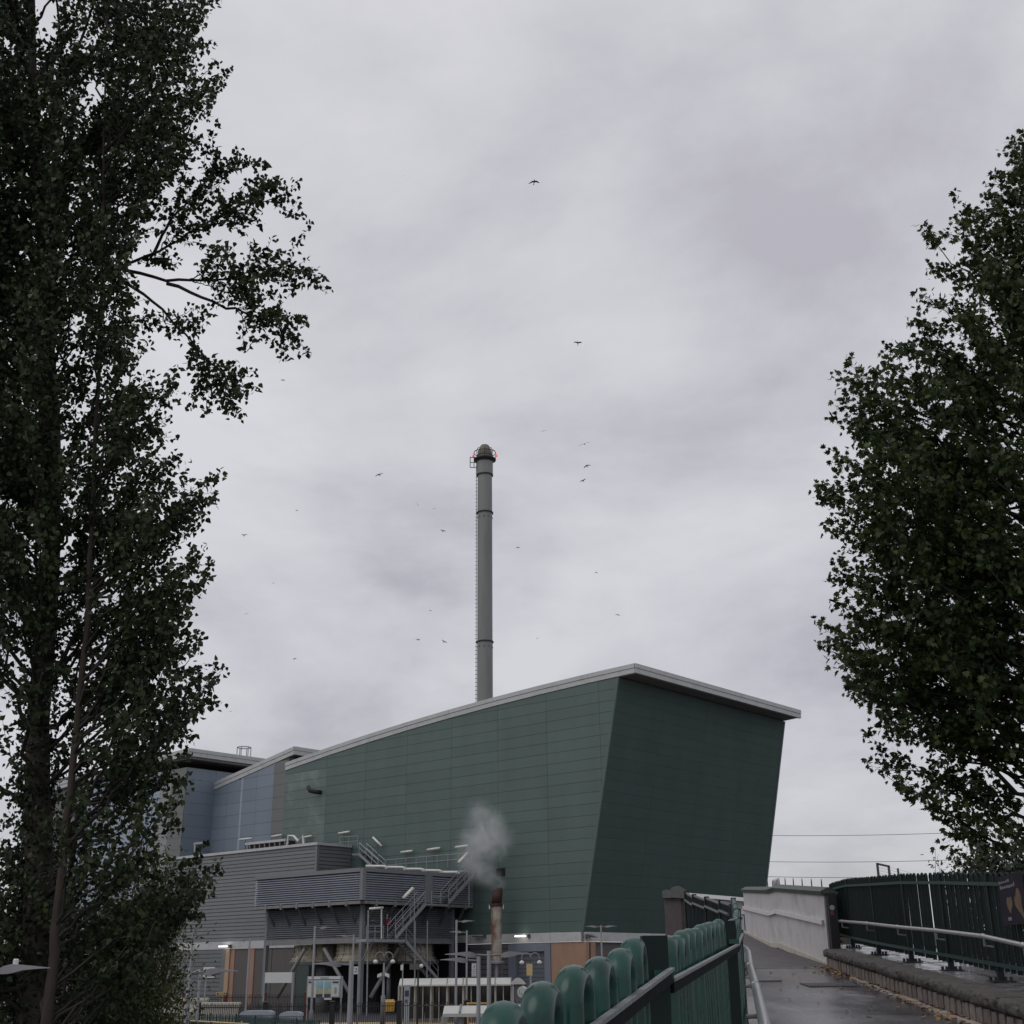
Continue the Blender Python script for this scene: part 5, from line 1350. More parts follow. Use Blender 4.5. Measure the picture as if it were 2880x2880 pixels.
for u0 in (0.27, 0.50):
    pbx(u0, u0+0.18, 0.42, 0.77, 0.10, 'poster_sky', 'poster_sky'); pbx(u0, u0+0.18, 0.18, 0.418, 0.10, 'poster_land', 'poster_land'); pbx(u0, u0+0.18, 0.04, 0.178, 0.10, 'poster_foot', 'poster_navy')
pbx(0.72, 0.90, 0.06, 0.77, 0.10, 'notice', 'poster_pale'); pbx(0.73, 0.89, 0.69, 0.76, 0.14, 'notice_heading', 'poster_navy')
pbx(0.78, 0.84, 0.22, 0.48, 0.14, 'line_map', 'board_grey')
pbx(0.38, 0.41, 0.90, 0.96, 0.10, 'header_emblem', 'board_grey'); pbx(0.43, 0.61, 0.915, 0.95, 0.10, 'header_lettering', 'board_grey')
pbx(0.50, 0.71, -0.09, -0.005, 0.06, 'leaflet_holder', 'board_white')
# direction signs at left
a_, b_ = at(578, 2739, 87), at(606, 2746, 87)
sg = thing('station_sign', (a_.x, a_.y, 0), 'black strip sign with pale lettering below the lamp at left', 'sign')
MB().box((a_.x, a_.y-0.05, b_.z), (b_.x, a_.y, a_.z)).build('board', 'ink', sg)
MB().box((a_.x+0.12, a_.y-0.056, (a_.z+b_.z)/2-0.04), (b_.x-0.25, a_.y-0.052, (a_.z+b_.z)/2+0.04)).build('lettering', 'platform_yellow', sg)
MB().box((a_.x, a_.y+0.001, 0), (a_.x+0.08, a_.y+0.08, a_.z)).build('post', 'steel_galv', sg)
a_, b_ = at(609, 2790, 84.5), at(635, 2799, 84.5)
sg = thing('fence_sign', (a_.x, a_.y, b_.z), 'small black sign with yellow lettering in a pale frame on the black railings', 'sign')
MB().box((a_.x, a_.y-0.05, b_.z), (b_.x, a_.y-0.01, a_.z)).build('frame', 'platform_yellow', sg)
MB().box((a_.x+0.04, a_.y-0.056, b_.z+0.04), (b_.x-0.04, a_.y-0.052, a_.z-0.04)).build('board', 'ink', sg)
MB().box((a_.x+0.14, a_.y-0.062, (a_.z+b_.z)/2-0.035), (b_.x-0.1, a_.y-0.058, (a_.z+b_.z)/2+0.035)).build('lettering', 'yellow', sg)
# cctv pole at left
t = at(563, 2735, 70)
cc = thing('camera_pole', (t.x, t.y, 0), 'grey pole with white camera on top, right of the thick left lamp post', 'camera pole')
MB().tube([(t.x,t.y,0),(t.x,t.y,t.z)], [0.09,0.07], 10).build('pole', 'steel_galv', cc)
MB().obox((t.x-0.3, t.y-0.1, t.z-0.05), (0.28,0,0.06), (0,0.16,0), (0,0,0.14)).build('camera', 'board_white', cc)
t = at(1133, 2718, 92)
cc = thing('camera_pole', (t.x, t.y, 0), 'slim pole with small white box above the left end of the shelter', 'camera pole')
MB().tube([(t.x,t.y,0),(t.x,t.y,t.z+0.2)], 0.045, 8).build('pole', 'steel_galv', cc); MB().box((t.x-0.14,t.y-0.2,t.z-0.25),(t.x+0.03,t.y-0.06,t.z+0.1)).build('box', 'board_white', cc)
a_, b_ = at(1152, 2711, 90), at(1180, 2727, 90)
mon = thing('display_monitor', (a_.x, a_.y, 0), 'dark hanging display monitor with a white camera above the shelter', 'monitor')
MB().box((a_.x, a_.y, b_.z), (b_.x, a_.y+0.3, a_.z)).build('screen_case', 'steel_dark', mon)
MB().box((a_.x+0.06, a_.y-0.006, b_.z+0.05), (b_.x-0.06, a_.y-0.002, a_.z-0.05)).build('screen', 'door_brown', mon)
MB().tube([(b_.x-0.1, a_.y+0.15, 0), (b_.x-0.1, a_.y+0.15, b_.z)], 0.06, 8).build('post', 'black_iron', mon)
MB().lathe((b_.x+0.12, a_.y, b_.z+0.1), [(0.03,0),(0.12,0.05),(0.14,0.15),(0.08,0.26)], 10).build('dome_camera', 'board_white', mon, True)

def shelter(px0, px1, y_eave, d, bays, label, depth=1.9, glazed=True, zbase=0.0, arch_h=0.42):
    a_, b_ = at(px0, y_eave, d), at(px1, y_eave, d); ze = a_.z; n = bays
    th = thing('platform_shelter', (a_.x, a_.y, zbase), label, 'shelter', 'platform shelters')
    L_ = b_.x-a_.x; bw = L_/n
    for k in range(n):                      # barrel vault roof, one curved panel for each bay
        x0, x1 = a_.x+bw*k+0.01, a_.x+bw*(k+1)-0.01
        mb = MB(); seg = 8; t0 = []; t1 = []
        for j in range(seg+1):
            f = j/seg; yy = a_.y-0.25 + (depth+0.5)*f; zz = ze + arch_h*math.sin(math.pi*f)
            t0.append(Vector((x0,yy,zz))); t1.append(Vector((x1,yy,zz)))
        poly = t0 + [p-UP*0.05 for p in reversed(t0)]
        mb.extrude(poly, (x1-x0,0,0)); o = mb.build('roof_panel', 'shelter_roof', th); smooth_by_angle(o, 30)
        MB().tube([p+UP*0.02 for p in t1], 0.035, 5).build('roof_rib', 'trim_grey', th)
    MB().box((a_.x, a_.y-0.32, ze-0.10), (b_.x, a_.y-0.2, ze)).build('gutter', 'shelter_roof', th)
    for k in range(n+1):
        x = a_.x+bw*k
        for yy in (a_.y, a_.y+depth):
            MB().box((x-0.06, yy-0.05, zbase), (x+0.06, yy+0.05, ze-0.1)).build('post', 'shelter_frame', th)
    if glazed:
        for k in range(n):
            x0, x1 = a_.x+bw*k+0.07, a_.x+bw*(k+1)-0.07; xm = (x0+x1)/2
            for (z0, z1) in ((zbase+0.25, zbase+1.15), (zbase+1.22, ze-0.12)):
                for (xa_, xb_) in ((x0, xm-0.03), (xm+0.03, x1)):
                    MB().box((xa_, a_.y+depth-0.02, z0), (xb_, a_.y+depth+0.01, z1)).build('pane', 'glass', th)
            MB().box((x0, a_.y-0.03, zbase+1.15), (x1, a_.y+0.03, zbase+1.22)).build('crossbar', 'shelter_frame', th)
            MB().box((xm-0.03, a_.y-0.03, zbase+0.1), (xm+0.03, a_.y+0.03, ze-0.1)).build('mullion', 'shelter_frame', th)
        MB().box((b_.x-0.02, a_.y+0.1, zbase+0.2), (b_.x+0.01, a_.y+depth-0.1, ze-0.1)).build('end_pane', 'glass', th)
    return th
shelter(1122, 1438, 2770, 96, 7, 'long glazed platform shelter with curved pale roof on the far platform', 2.2)
t0 = at(1438, 2770, 96)
sh2 = thing('shelter_end_bay', (t0.x+0.1, t0.y, 0), 'separate arched end bay of the far shelter with blue grey panel', 'shelter')
e0, e1 = at(1441, 2765, 94), at(1472, 2765, 94)
mb = MB(); seg = 8; arch = [Vector((e0.x-0.1+(e1.x-e0.x+0.25)*k/seg, e0.y-0.2, e0.z+0.35*math.sin(math.pi*k/seg))) for k in range(seg+1)]
mb.extrude(arch + [arch[-1]-UP*0.08, arch[0]-UP*0.08], (0,1.8,0)); mb.build('roof', 'shelter_roof', sh2)
for x in (e0.x, e1.x-0.1): MB().box((x, e0.y-0.1, 0), (x+0.1, e0.y, e0.z-0.08)).build('post', 'shelter_frame', sh2)
for z in (0.35, 1.25): MB().box((e0.x+0.1, e0.y-0.08, z), (e1.x-0.1, e0.y-0.02, z+0.08)).build('crossbar', 'shelter_frame', sh2)
MB().box((e0.x+0.1, e0.y+0.02, 0.1), (e1.x-0.1, e0.y+0.05, e0.z-0.1)).build('panel', 'door_blue', sh2)
s3 = shelter(1246, 1392, 2850, 42, 3, 'near platform shelter roof, open sided, low in front of the railings', 1.6, False, arch_h=0.2)
s4 = shelter(1446, 1508, 2846, 43, 1, 'short near shelter roof behind the round help point', 1.2, False, arch_h=0.2)
# help point
t = at(1467, 2790, 38)
hp_ = thing('help_point', (t.x, t.y, 0), 'round white help point on a white post behind the near fence', 'help point')
R_ = 12.5*38/3500
b = MB().extrude([Vector((t.x+R_*0.9*math.cos(2*math.pi*k/24), t.y, t.z+R_*1.1*math.sin(2*math.pi*k/24))) for k in range(24)], (0.06,0.12,0)); b.build('face', 'board_white', hp_)
b = MB().extrude([Vector((t.x+R_*0.72*math.cos(2*math.pi*k/24), t.y-0.006, t.z+R_*0.9*math.sin(2*math.pi*k/24))) for k in range(24)], (0,0.004,0)); b.build('dial', 'poster_pale', hp_)
MB().box((t.x-R_*0.55, t.y-0.014, t.z-R_*0.4), (t.x-R_*0.4, t.y-0.008, t.z+R_*0.45)).build('slot', 'board_grey', hp_)
MB().box((t.x-R_*0.1, t.y-0.014, t.z-R_*0.45), (t.x+R_*0.08, t.y-0.008, t.z-R_*0.28)).build('button', 'ink', hp_)
MB().box((t.x+0.0, t.y+0.02, 0), (t.x+0.09, t.y+0.10, t.z-R_)).build('post', 'board_white', hp_)
z_ = at(1467, 2855, 38).z
MB().box((t.x-0.06, t.y-0.02, z_-0.1), (t.x+0.11, t.y+0.015, z_+0.0)).build('band', 'platform_yellow', hp_)
# bins, machines and cabinets
def tub(px0, px1, py0, py1, d, name, label, cat, mat, lidmat=None):
    a_, b_ = at(px0, py0, d), at(px1, py1, d)
    th = thing(name, (a_.x, a_.y, max(b_.z, 0)), label, cat)
    z0, z1 = max(b_.z, 0.0), a_.z; w = b_.x-a_.x
    MB().hexa([(a_.x+0.06,a_.y,z0),(b_.x-0.06,a_.y,z0),(b_.x-0.06,a_.y+w*0.6,z0),(a_.x+0.06,a_.y+w*0.6,z0),(a_.x,a_.y,z1-0.2),(b_.x,a_.y,z1-0.2),(b_.x,a_.y+w*0.6,z1-0.2),(a_.x,a_.y+w*0.6,z1-0.2)]).build('body', mat, th)
    MB().hexa([(a_.x-0.03,a_.y-0.04,z1-0.19),(b_.x+0.03,a_.y-0.04,z1-0.19),(b_.x+0.03,a_.y+w*0.65,z1-0.19),(a_.x-0.03,a_.y+w*0.65,z1-0.19),(a_.x+0.07,a_.y+0.06,z1),(b_.x-0.07,a_.y+0.06,z1),(b_.x-0.07,a_.y+w*0.5,z1),(a_.x+0.07,a_.y+w*0.5,z1)]).build('lid', lidmat or mat, th)
    for k in range(2):
        xx = a_.x + w*(0.3+0.4*k); MB().box((xx-0.05, a_.y-0.06, z0+0.05), (xx+0.05, a_.y-0.005, z1-0.25)).build('rib', mat, th)
    return th
tub(1081, 1109, 2811, 2845, 95, 'grit_bin', 'yellow orange grit bin on the platform', 'grit bin', 'yellow')
tm = thing('ticket_machine', at(1138, 2830, 94.6), 'grey ticket machine with dark screen at the left end of the shelter', 'ticket machine')
a_, b_ = at(1137, 2771, 94.6), at(1151, 2840, 94.6)
MB().box((a_.x, a_.y, 0), (b_.x, a_.y+0.4, a_.z)).build('cabinet', 'cabinet', tm)
MB().box((a_.x+0.06, a_.y-0.02, a_.z-0.75), (b_.x-0.05, a_.y-0.004, a_.z-0.35)).build('screen', 'poster_navy', tm)
MB().box((a_.x+0.06, a_.y-0.02, a_.z-1.15), (b_.x-0.12, a_.y-0.004, a_.z-0.95)).build('keypad', 'steel_dark', tm)
def cabinet(px0, px1, py, d, label):
    a_, b_ = at(px0, py, d), at(px1, py, d); w = b_.x-a_.x
    th = thing('equipment_cabinet', (a_.x, a_.y, 0), label, 'cabinet', 'silver cabinets behind the green railings')
    n = 8
    for k in range(3):
        x0, x1 = a_.x+w*k/3+0.01, a_.x+w*(k+1)/3-0.01
        MB().box((x0, a_.y, 0), (x1, a_.y+0.9, a_.z-0.25)).build('door', 'cabinet', th)
        MB().box((x1-0.12, a_.y-0.03, a_.z-0.6), (x1-0.07, a_.y-0.004, a_.z-0.45)).build('handle', 'steel_dark', th)
    poly = [Vector((a_.x-0.05, a_.y-0.05, a_.z-0.24)), Vector((b_.x+0.05, a_.y-0.05, a_.z-0.24)), Vector((b_.x+0.02, a_.y-0.05, a_.z-0.1)), Vector((b_.x-0.2, a_.y-0.05, a_.z)), Vector((a_.x+0.3, a_.y-0.05, a_.z)), Vector((a_.x+0.05, a_.y-0.05, a_.z-0.08))]
    MB().extrude(poly, (0,1.0,0)).build('lid', 'cabinet', th)
cabinet(676, 765, 2843, 80, 'wider silver cabinet behind the green railings')
cabinet(787, 846, 2846, 80, 'narrower silver cabinet behind the green railings, right of the wider one')
def low_wall(px0, px1, py, d, label):
    a_, b_ = at(px0, py, d), at(px1, py, d)
    th = thing('cream_wall', (a_.x, a_.y, 0), label, 'wall', 'cream painted walls at the station')
    MB().box((a_.x, a_.y, 0), (b_.x, a_.y+0.5, a_.z-0.28)).build('wall', 'cream_paint', th)
    MB().box((a_.x-0.05, a_.y-0.08, a_.z-0.275), (b_.x+0.08, a_.y+0.58, a_.z-0.16)).build('coping', 'cream_paint', th)
    MB().box((a_.x-0.09, a_.y-0.14, a_.z-0.155), (b_.x+0.14, a_.y+0.64, a_.z)).build('coping', 'cream_paint', th)
low_wall(440, 577, 2808, 90, 'upper cream wall with coping beside the poplar shrubs')
low_wall(568, 667, 2820, 86, 'lower cream wall with coping, left of the silver cabinets')
# yellow barrier rails by the near shelter
yb = thing('yellow_barrier', at(1330, 2850, 60), 'yellow tubular barrier rails behind the near shelter', 'barrier')
for (y0, x0, x1, dz) in ((2822,1312,1380,0.0), (2860,1318,1390,0.0)):
    MB().tube([at(x0,y0,62), at(x1-12,y0,62), at(x1-4,y0+3,62), at(x1,y0+9,62)], 0.035, 8).build('rail', 'yellow', yb, True)
for px in (1316, 1348, 1386):
    p = at(px, 2822, 62); MB().tube([(p.x,p.y,0), (p.x,p.y,p.z)], 0.035, 8).build('post', 'yellow', yb)
MB().tube([at(1352,2862,62), at(1372,2886,62)], 0.045, 8).build('brace', 'yellow', yb)

# ------------------------------------------------------------------ station railings (too fine to pick apart: pickets joined)
def bow_rail(pts, h, label, mat, name, pitch=0.115, post_every=2.6, post_mat=None, post_w=0.12, hoops=True, post_extra=0.12):
    pts = [Vector(p) for p in pts]
    th = thing(name, (pts[0].x, pts[0].y, pts[0].z), label, 'railing')
    pk = MB(); rl = MB()
    for i in range(len(pts)-1):
        a, b = pts[i], pts[i+1]; L_ = (b-a).length; n = int(L_/pitch); d_ = (b-a)/L_
        for k in range(n):
            p = a.lerp(b, (k+0.5)/n)
            pk.obox(p-Vector((0.017,0.017,0)), (0.034,0,0), (0,0.034,0), (0,0,h-0.04))
            if hoops and k % 2 == 0:
                q = [p + d_*(pitch/2*(1-math.cos(math.pi*j/4))) + UP*(h-0.04+0.09*math.sin(math.pi*j/4)) for j in range(5)]
                pk.tube(q, 0.017, 4, False)
        for z_ in (0.12, h-0.16):
            MB().beam(a+UP*z_, b+UP*z_, 0.03, 0.045).build('rail', mat, th)
        m = max(1, int(round(L_/post_every)))
        for k in range(m+1):
            p = a.lerp(b, k/m)
            o = MB().obox(p-Vector((post_w/2,post_w/2,0)), (post_w,0,0), (0,post_w,0), (0,0,h+post_extra)).build('post', post_mat or mat, th)
            MB().lathe(p+UP*(h+post_extra), [(post_w*0.75,0),(post_w*0.8,0.04),(post_w*0.3,0.1)], 8).build('post_cap', post_mat or mat, th)
    o = pk.build('pickets', mat, th); o['kind'] = 'stuff'
    return th
fa, fb = at_z(560, 2862, 0.0), at_z(1600, 2862, 0.0)
bow_rail([Vector((at(560,2800,85).x,85,0)), Vector((at(1500,2800,85).x,85,0))], 1.62, 'black bow-top railings with stout posts along the platform front', 'black_iron', 'platform_railing', post_every=4.1, post_w=0.26, post_extra=0.08)
bow_rail([Vector((at(520,2790,101).x,101,0)), Vector((at(860,2790,101).x,101,0))], 1.9, 'farther dark railings before the brown doors', 'black_iron', 'yard_railing', post_every=3.4, post_mat='red_iron', post_w=0.2)
def zat(px, py, d): return at(px, py, d)
g0, g1, g2 = at(330, 2817, 86), at(666, 2837, 77), at(900, 2853, 68)
for q in (g0, g1, g2): q.z = 0
bow_rail([g0, g1, g2], 1.22, 'green bow-top railings behind the front green railings at left', 'green_iron', 'green_railing', post_every=2.7, post_w=0.07, post_extra=0.0)
g0, g1, g2 = at(480, 2846, 70), at(880, 2876, 56), at(1340, 2900, 48)
for q in (g0, g1, g2): q.z = 0
bow_rail([g0, g1, g2], 1.22, 'front green bow-top railings at the bottom of the view', 'green_iron', 'front_railing', post_every=2.7, post_w=0.07, post_extra=0.0)
hr_ = thing('yellow_handrail', at(530, 2871, 72), 'thin yellow handrail behind the front green railings', 'handrail')
MB().tube([at(500,2869,74), at(700,2880,70)], 0.035, 8).build('rail', 'platform_yellow', hr_)
for px in (520, 600, 680):
    p = at(px, 2872, 72); MB().tube([(p.x,p.y,0),(p.x,p.y,p.z)], 0.03, 6).build('post', 'platform_yellow', hr_)

# ------------------------------------------------------------------ frame, wires beyond the tall fence
fr0, fr1 = at(2467, 2427, 44), at(2499, 2434, 44)
frm = thing('sports_fence_frame', (fr0.x, fr0.y, 2.0), 'dark square metal frame of a mesh fence poking above the tall fence', 'fence frame')
MB().beam((fr0.x,fr0.y,2.5), fr0, 0.07, 0.07).build('post', 'steel_dark', frm); MB().beam((fr1.x,fr1.y,2.5), fr1, 0.07, 0.07).build('post', 'steel_dark', frm)
MB().beam(fr0-UP*0.03, fr1-UP*0.03, 0.07, 0.06).build('top_bar', 'steel_dark', frm)
r3 = at(2525, 2442, 45); MB().beam((r3.x,r3.y,2.5), r3, 0.06, 0.06).build('post', 'steel_dark', frm)
mw = MB()
for k in range(9):
    f = k/8; mw.tube([fr0-UP*(0.05+0.06*k*1.6), fr1-UP*(0.05+0.06*k*1.6), at(2560, 2455, 47)-UP*(0.06*k*1.2)], 0.004, 3, False)
mw.build('mesh_wires', 'steel_dark', frm)
for k, (ya, yb_, xe, lab) in enumerate(((2341, 2330, 2900, 'highest of three overhead wires right of the green hall'), (2413, 2408, 2900, 'middle of three overhead wires right of the green hall'), (2453, 2457, 2900, 'lowest of three overhead wires right of the green hall'))):
    a_, b_ = at(1900, ya+5, 165), at(3000, yb_-2, 150)
    pts = [a_.lerp(b_, t/12) - UP*(0.5*math.sin(math.pi*t/12)) for t in range(13)]
    w = MB().tube(pts, 0.028, 5).build('overhead_wire', 'wire'); tag(w, lab, 'wire', 'overhead wires')

# ------------------------------------------------------------------ birds
def bird_mesh(kind):
    b = MB()
    b.tube([(0,-0.28,0), (0,-0.18,0.0), (0,0.0,0.01), (0,0.16,0.02), (0,0.24,0.03), (0,0.30,0.02)], [0.02,0.05,0.075,0.06,0.05,0.012], 8)
    up = {0: 0.12, 1: 0.35, 2: -0.1}[kind]; sw = {0: -0.05, 1: 0.1, 2: -0.16}[kind]
    for s_ in (-1, 1):
        prof_ = [(0.05,0.10,-0.10,0.02), (0.25,0.15,-0.07,0.02+up*0.3), (0.5,0.10+sw*0.5,-0.06+sw*0.5,up*0.45), (0.72,-0.02+sw,-0.07+sw,up*0.2)]
        k = len(b.v)
        for x, y1, y0, z in prof_:
            b.v += [Vector((s_*x,y1,z+0.012)), Vector((s_*x,y0,z)), Vector((s_*x,(y0+y1)/2,z+0.028))]
        for i in range(3):
            a = k+i*3; c = a+3
            b.f += [(a,c,c+2,a+2), (a+2,c+2,c+1,a+1), (a+1,c+1,c,a)]
    b.add([(-0.02,-0.26,0),(0.02,-0.26,0),(0.09,-0.42,0.0),(-0.09,-0.42,0.0),(0,-0.3,0.02)], [(0,1,2,3),(0,4,1),(1,4,2),(2,4,3),(3,4,0)])
    return b.mesh('bird', 'bird_dark', True)
BM = [bird_mesh(k) for k in range(3)]
birds = [(760,332,6,2),(1008,343,20,2),(552,389,8,1),(528,479,6,0),(558,595,12,1),(529,659,8,0),(534,717,8,2),(1090,647,14,1),(1025,813,11,2),(1103,838,19,0),
         (1107,879,12,2),(1100,907,10,1),(715,896,15,0),(560,963,6,0),(788,953,9,1),(819,960,6,2),(836,1002,9,1),(461,1010,10,1),(977,1033,7,0),(1125,1080,5,2),
         (516,1100,5,0),(812,1152,5,2),(465,1158,9,0),(1166,1160,8,2),(789,1207,8,0),(838,1211,9,1),(1014,1204,5,2),(556,1243,6,0),(435,1342,6,2),(378,905,7,1)]
special = {1: 'large dark bird with bent wings, highest over the middle of the sky', 7: 'dark bird banking with raised wings, right of centre high in the sky', 9: 'dark bird gliding level just right of the chimney top', 12: 'dark bird gliding left of the chimney top'}
for i, (bx_, by_, sz, kd_) in enumerate(birds):
    s_ = 2880/1932; span = sz*s_*0.92
    d = min(260, 1.0*F/max(span, 4)) if span > 12 else min(300, 0.8*F/max(span, 4))
    p = at(bx_*s_, by_*s_, d)
    sc_ = span*d/F/1.44*1.5
    o = bpy.data.objects.new('bird', BM[kd_]); COL.objects.link(o); o.location = p; o.scale = (sc_,)*3
    o.rotation_euler = (random.uniform(0.2,0.9), random.uniform(-0.6,0.6), random.uniform(-0.7,0.7) + (math.pi if random.random() < 0.4 else 0))
    OFF[o] = p
    tag(o, special.get(i, 'small dark bird flying in the overcast sky'), 'bird', 'birds circling in the sky')

# ------------------------------------------------------------------ trees
def tri_tubes(name, segs, mat, parent, sides=4):
    """segs: list of (points Nx3 array, radii N) joined into one mesh of thin tapering branches"""
    VV = []; FF = []; k = 0
    for P_, R_ in segs:
        P_ = np.asarray(P_, float); m = len(P_)
        T_ = np.gradient(P_, axis=0); T_ /= np.linalg.norm(T_, axis=1)[:,None]+1e-9
        ref = np.array([0.31, 0.77, 0.55]); a = np.cross(T_, ref); a /= np.linalg.norm(a, axis=1)[:,None]+1e-9; b = np.cross(T_, a)
        for j in range(sides):
            an = 2*math.pi*j/sides
            VV.append(P_ + (a*math.cos(an)+b*math.sin(an))*np.asarray(R_)[:,None])
        # order is side-major
        for j in range(sides):
            j2 = (j+1) % sides
            for i in range(m-1):
                FF.append((k+j*m+i, k+j2*m+i, k+j2*m+i+1, k+j*m+i+1))
        k += sides*m
    verts = np.concatenate(VV) - np.array(OFF.get(parent, Vector((0,0,0))))
    me = bpy.data.meshes.new(name); me.from_pydata(verts.tolist(), [], FF)
    me.materials.append(MATS[mat]); me.update(); me.polygons.foreach_set('use_smooth', [True]*len(me.polygons))
    return link(name, me, parent)
def curve(a, b, sag, n=8, wob=0.06):
    a, b = np.array(a), np.array(b); L_ = np.linalg.norm(b-a)
    t = np.linspace(0, 1, n)[:,None]
    c = (a+b)/2 + np.array(sag)*L_
    P_ = (1-t)**2*a + 2*t*(1-t)*c + t*t*b
    P_[1:-1] += RNG.normal(0, wob*L_*0.2, size=(n-2, 3))
    return P_
def grow(tree, trunk_at, targets, leaf, size, mat, shape, twigs_per_m, leaves_per_twig, twig_len, rise, r_limb, bark, spread=0.10, leaf_name='crown', down=0.5, up_bias=0.3, start_frac=0.25):
    segs = []; leaves = []
    for tg in targets:
        stx = None
        if isinstance(tg, tuple): tg, stx = tg
        tg = np.array(tg)
        base_ = np.array(trunk_at(tg[2]))
        hd = np.linalg.norm(tg[:2]-base_[:2])
        z_start = tg[2] - hd*rise*RNG.uniform(0.8, 1.2) - RNG.uniform(0.1, 0.5)
        st = np.array(trunk_at(z_start)) if stx is None else np.array(stx)
        P_ = curve(st, tg, (0, 0, RNG.uniform(-0.10, 0.06)), 9)
        L_ = np.linalg.norm(np.diff(P_, axis=0), axis=1).sum()
        r0 = min(r_limb, 0.012*L_+0.008)
        segs.append((P_, np.linspace(r0, 0.006, len(P_))))
        nt = max(3, int(L_*twigs_per_m))
        ld = (tg-st)/np.linalg.norm(tg-st)
        for k in range(nt+1):
            f = start_frac + (1-start_frac)*(k+RNG.random())/(nt+1) if k < nt else 1.0
            idx = min(f, 0.999)*(len(P_)-1); i = int(idx); p = P_[i] + (P_[i+1]-P_[i])*(idx-i)
            dv = ld*RNG.uniform(0.2, 1.0) + RNG.normal(size=3)*0.75 + np.array([0,0,0.25])
            if k == nt: dv = ld + RNG.normal(size=3)*0.2
            dv /= np.linalg.norm(dv)
            tl = twig_len*RNG.uniform(0.5, 1.25)*(0.7 if k == nt else 1.0)
            Q = curve(p, p+dv*tl, (0,0,RNG.uniform(-0.05,0.15)), 5)
            segs.append((Q, np.linspace(0.006, 0.0025, 5)))
            nl = int(leaves_per_twig*RNG.uniform(0.7, 1.3))
            ff = RNG.uniform(0.15, 1.05, nl)
            ii = np.clip(ff*4, 0, 3.999); i0 = ii.astype(int); fr = (ii-i0)[:,None]
            C_ = Q[i0] + (Q[np.minimum(i0+1,4)]-Q[i0])*fr
            leaves.append(C_ + RNG.normal(0, spread, size=(nl,3)))
    tri_tubes('branches', segs, bark, tree)
    leaves = np.concatenate(leaves)
    o = leaf_batch(leaf_name, leaves, size, mat, shape, up_bias=up_bias, parent=tree, down=down)
    return len(leaves)
def outline(tab, y):
    return lerp_t(tab, y)
# poplars at the left
POP = [(-700,560),(0,600),(60,585),(110,520),(150,590),(200,620),(270,600),(300,450),(330,490),(400,530),(440,540),(470,500),(520,450),(560,400),(620,375),(700,340),(760,330),(830,360),(900,375),(960,400),(1040,385),(1100,400),(1150,445),(1200,435),(1300,445),
       (1330,480),(1380,545),(1430,540),(1480,510),(1520,535),(1600,515),(1660,530),(1700,480),(1740,495),(1840,520),(1880,450),(1930,565),(1970,510),(2010,545),(2060,480),(2110,420),(2170,480),(2210,425),(2240,495),(2300,470),(2350,460),(2380,425),(2450,520),(2480,560),(2530,550),(2570,425),(2600,505),(2650,460),(2700,500),(2800,480),(2900,480)]
trA = [at(100,2880,17.2), at(112,2600,17.2), at(108,2300,17.3), at(106,2050,17.4), at(142,1620,17.5), at(150,1200,17.6), at(120,700,17.6), at(90,200,17.5), at(80,-600,17.4)]
trB = [at(128,2900,16.0), at(150,2680,16.0), at(172,2450,16.1), at(205,2150,16.2), at(245,1750,16.3), at(262,1400,16.4), at(280,1000,16.5), at(290,600,16.5), at(300,-100,16.5)]
def trunk_fn(pts):
    z = [p.z for p in pts]
    def f(h):
        h = max(min(h, z[-1]), 0.2)
        if h <= z[0]:
            t = h/z[0]; return (pts[0].x, pts[0].y, h)
        for a, b in zip(pts, pts[1:]):
            if h <= b.z:
                t = (h-a.z)/(b.z-a.z); q = a.lerp(b, t); return (q.x, q.y, q.z)
        q = pts[-1]; return (q.x, q.y, q.z)
    return f
def make_trunk(tree, pts, r0, r1, mat):
    P_ = [Vector((pts[0].x-0.05, pts[0].y, 0.0-0.9))] + list(pts)
    # refine
    Q = []
    for a, b in zip(P_, P_[1:]):
        for k in range(4): Q.append(a.lerp(b, k/4))
    Q.append(P_[-1]); n = len(Q)
    rs = [r0 + (r1-r0)*(i/(n-1))**0.8 for i in range(n)]
    MB().tube([q + Vector((random.gauss(0,0.008), random.gauss(0,0.008), 0)) for q in Q], rs, 14).build('trunk', mat, tree, True)
tA = thing('poplar_tree', (trA[0].x, trA[0].y, -0.9), 'large dark poplar at the left edge with thick ivy clad trunk', 'tree', 'poplars at the left')
tB = thing('poplar_tree', (trB[0].x, trB[0].y, -0.9), 'slimmer poplar with bare brown trunk just right of the ivy clad one', 'tree', 'poplars at the left')
make_trunk(tA, trA, 0.27, 0.05, 'bark_poplar'); make_trunk(tB, trB, 0.085, 0.012, 'bark_thin')
fA, fB = trunk_fn(trA), trunk_fn(trB)
tgA, tgB = [], []
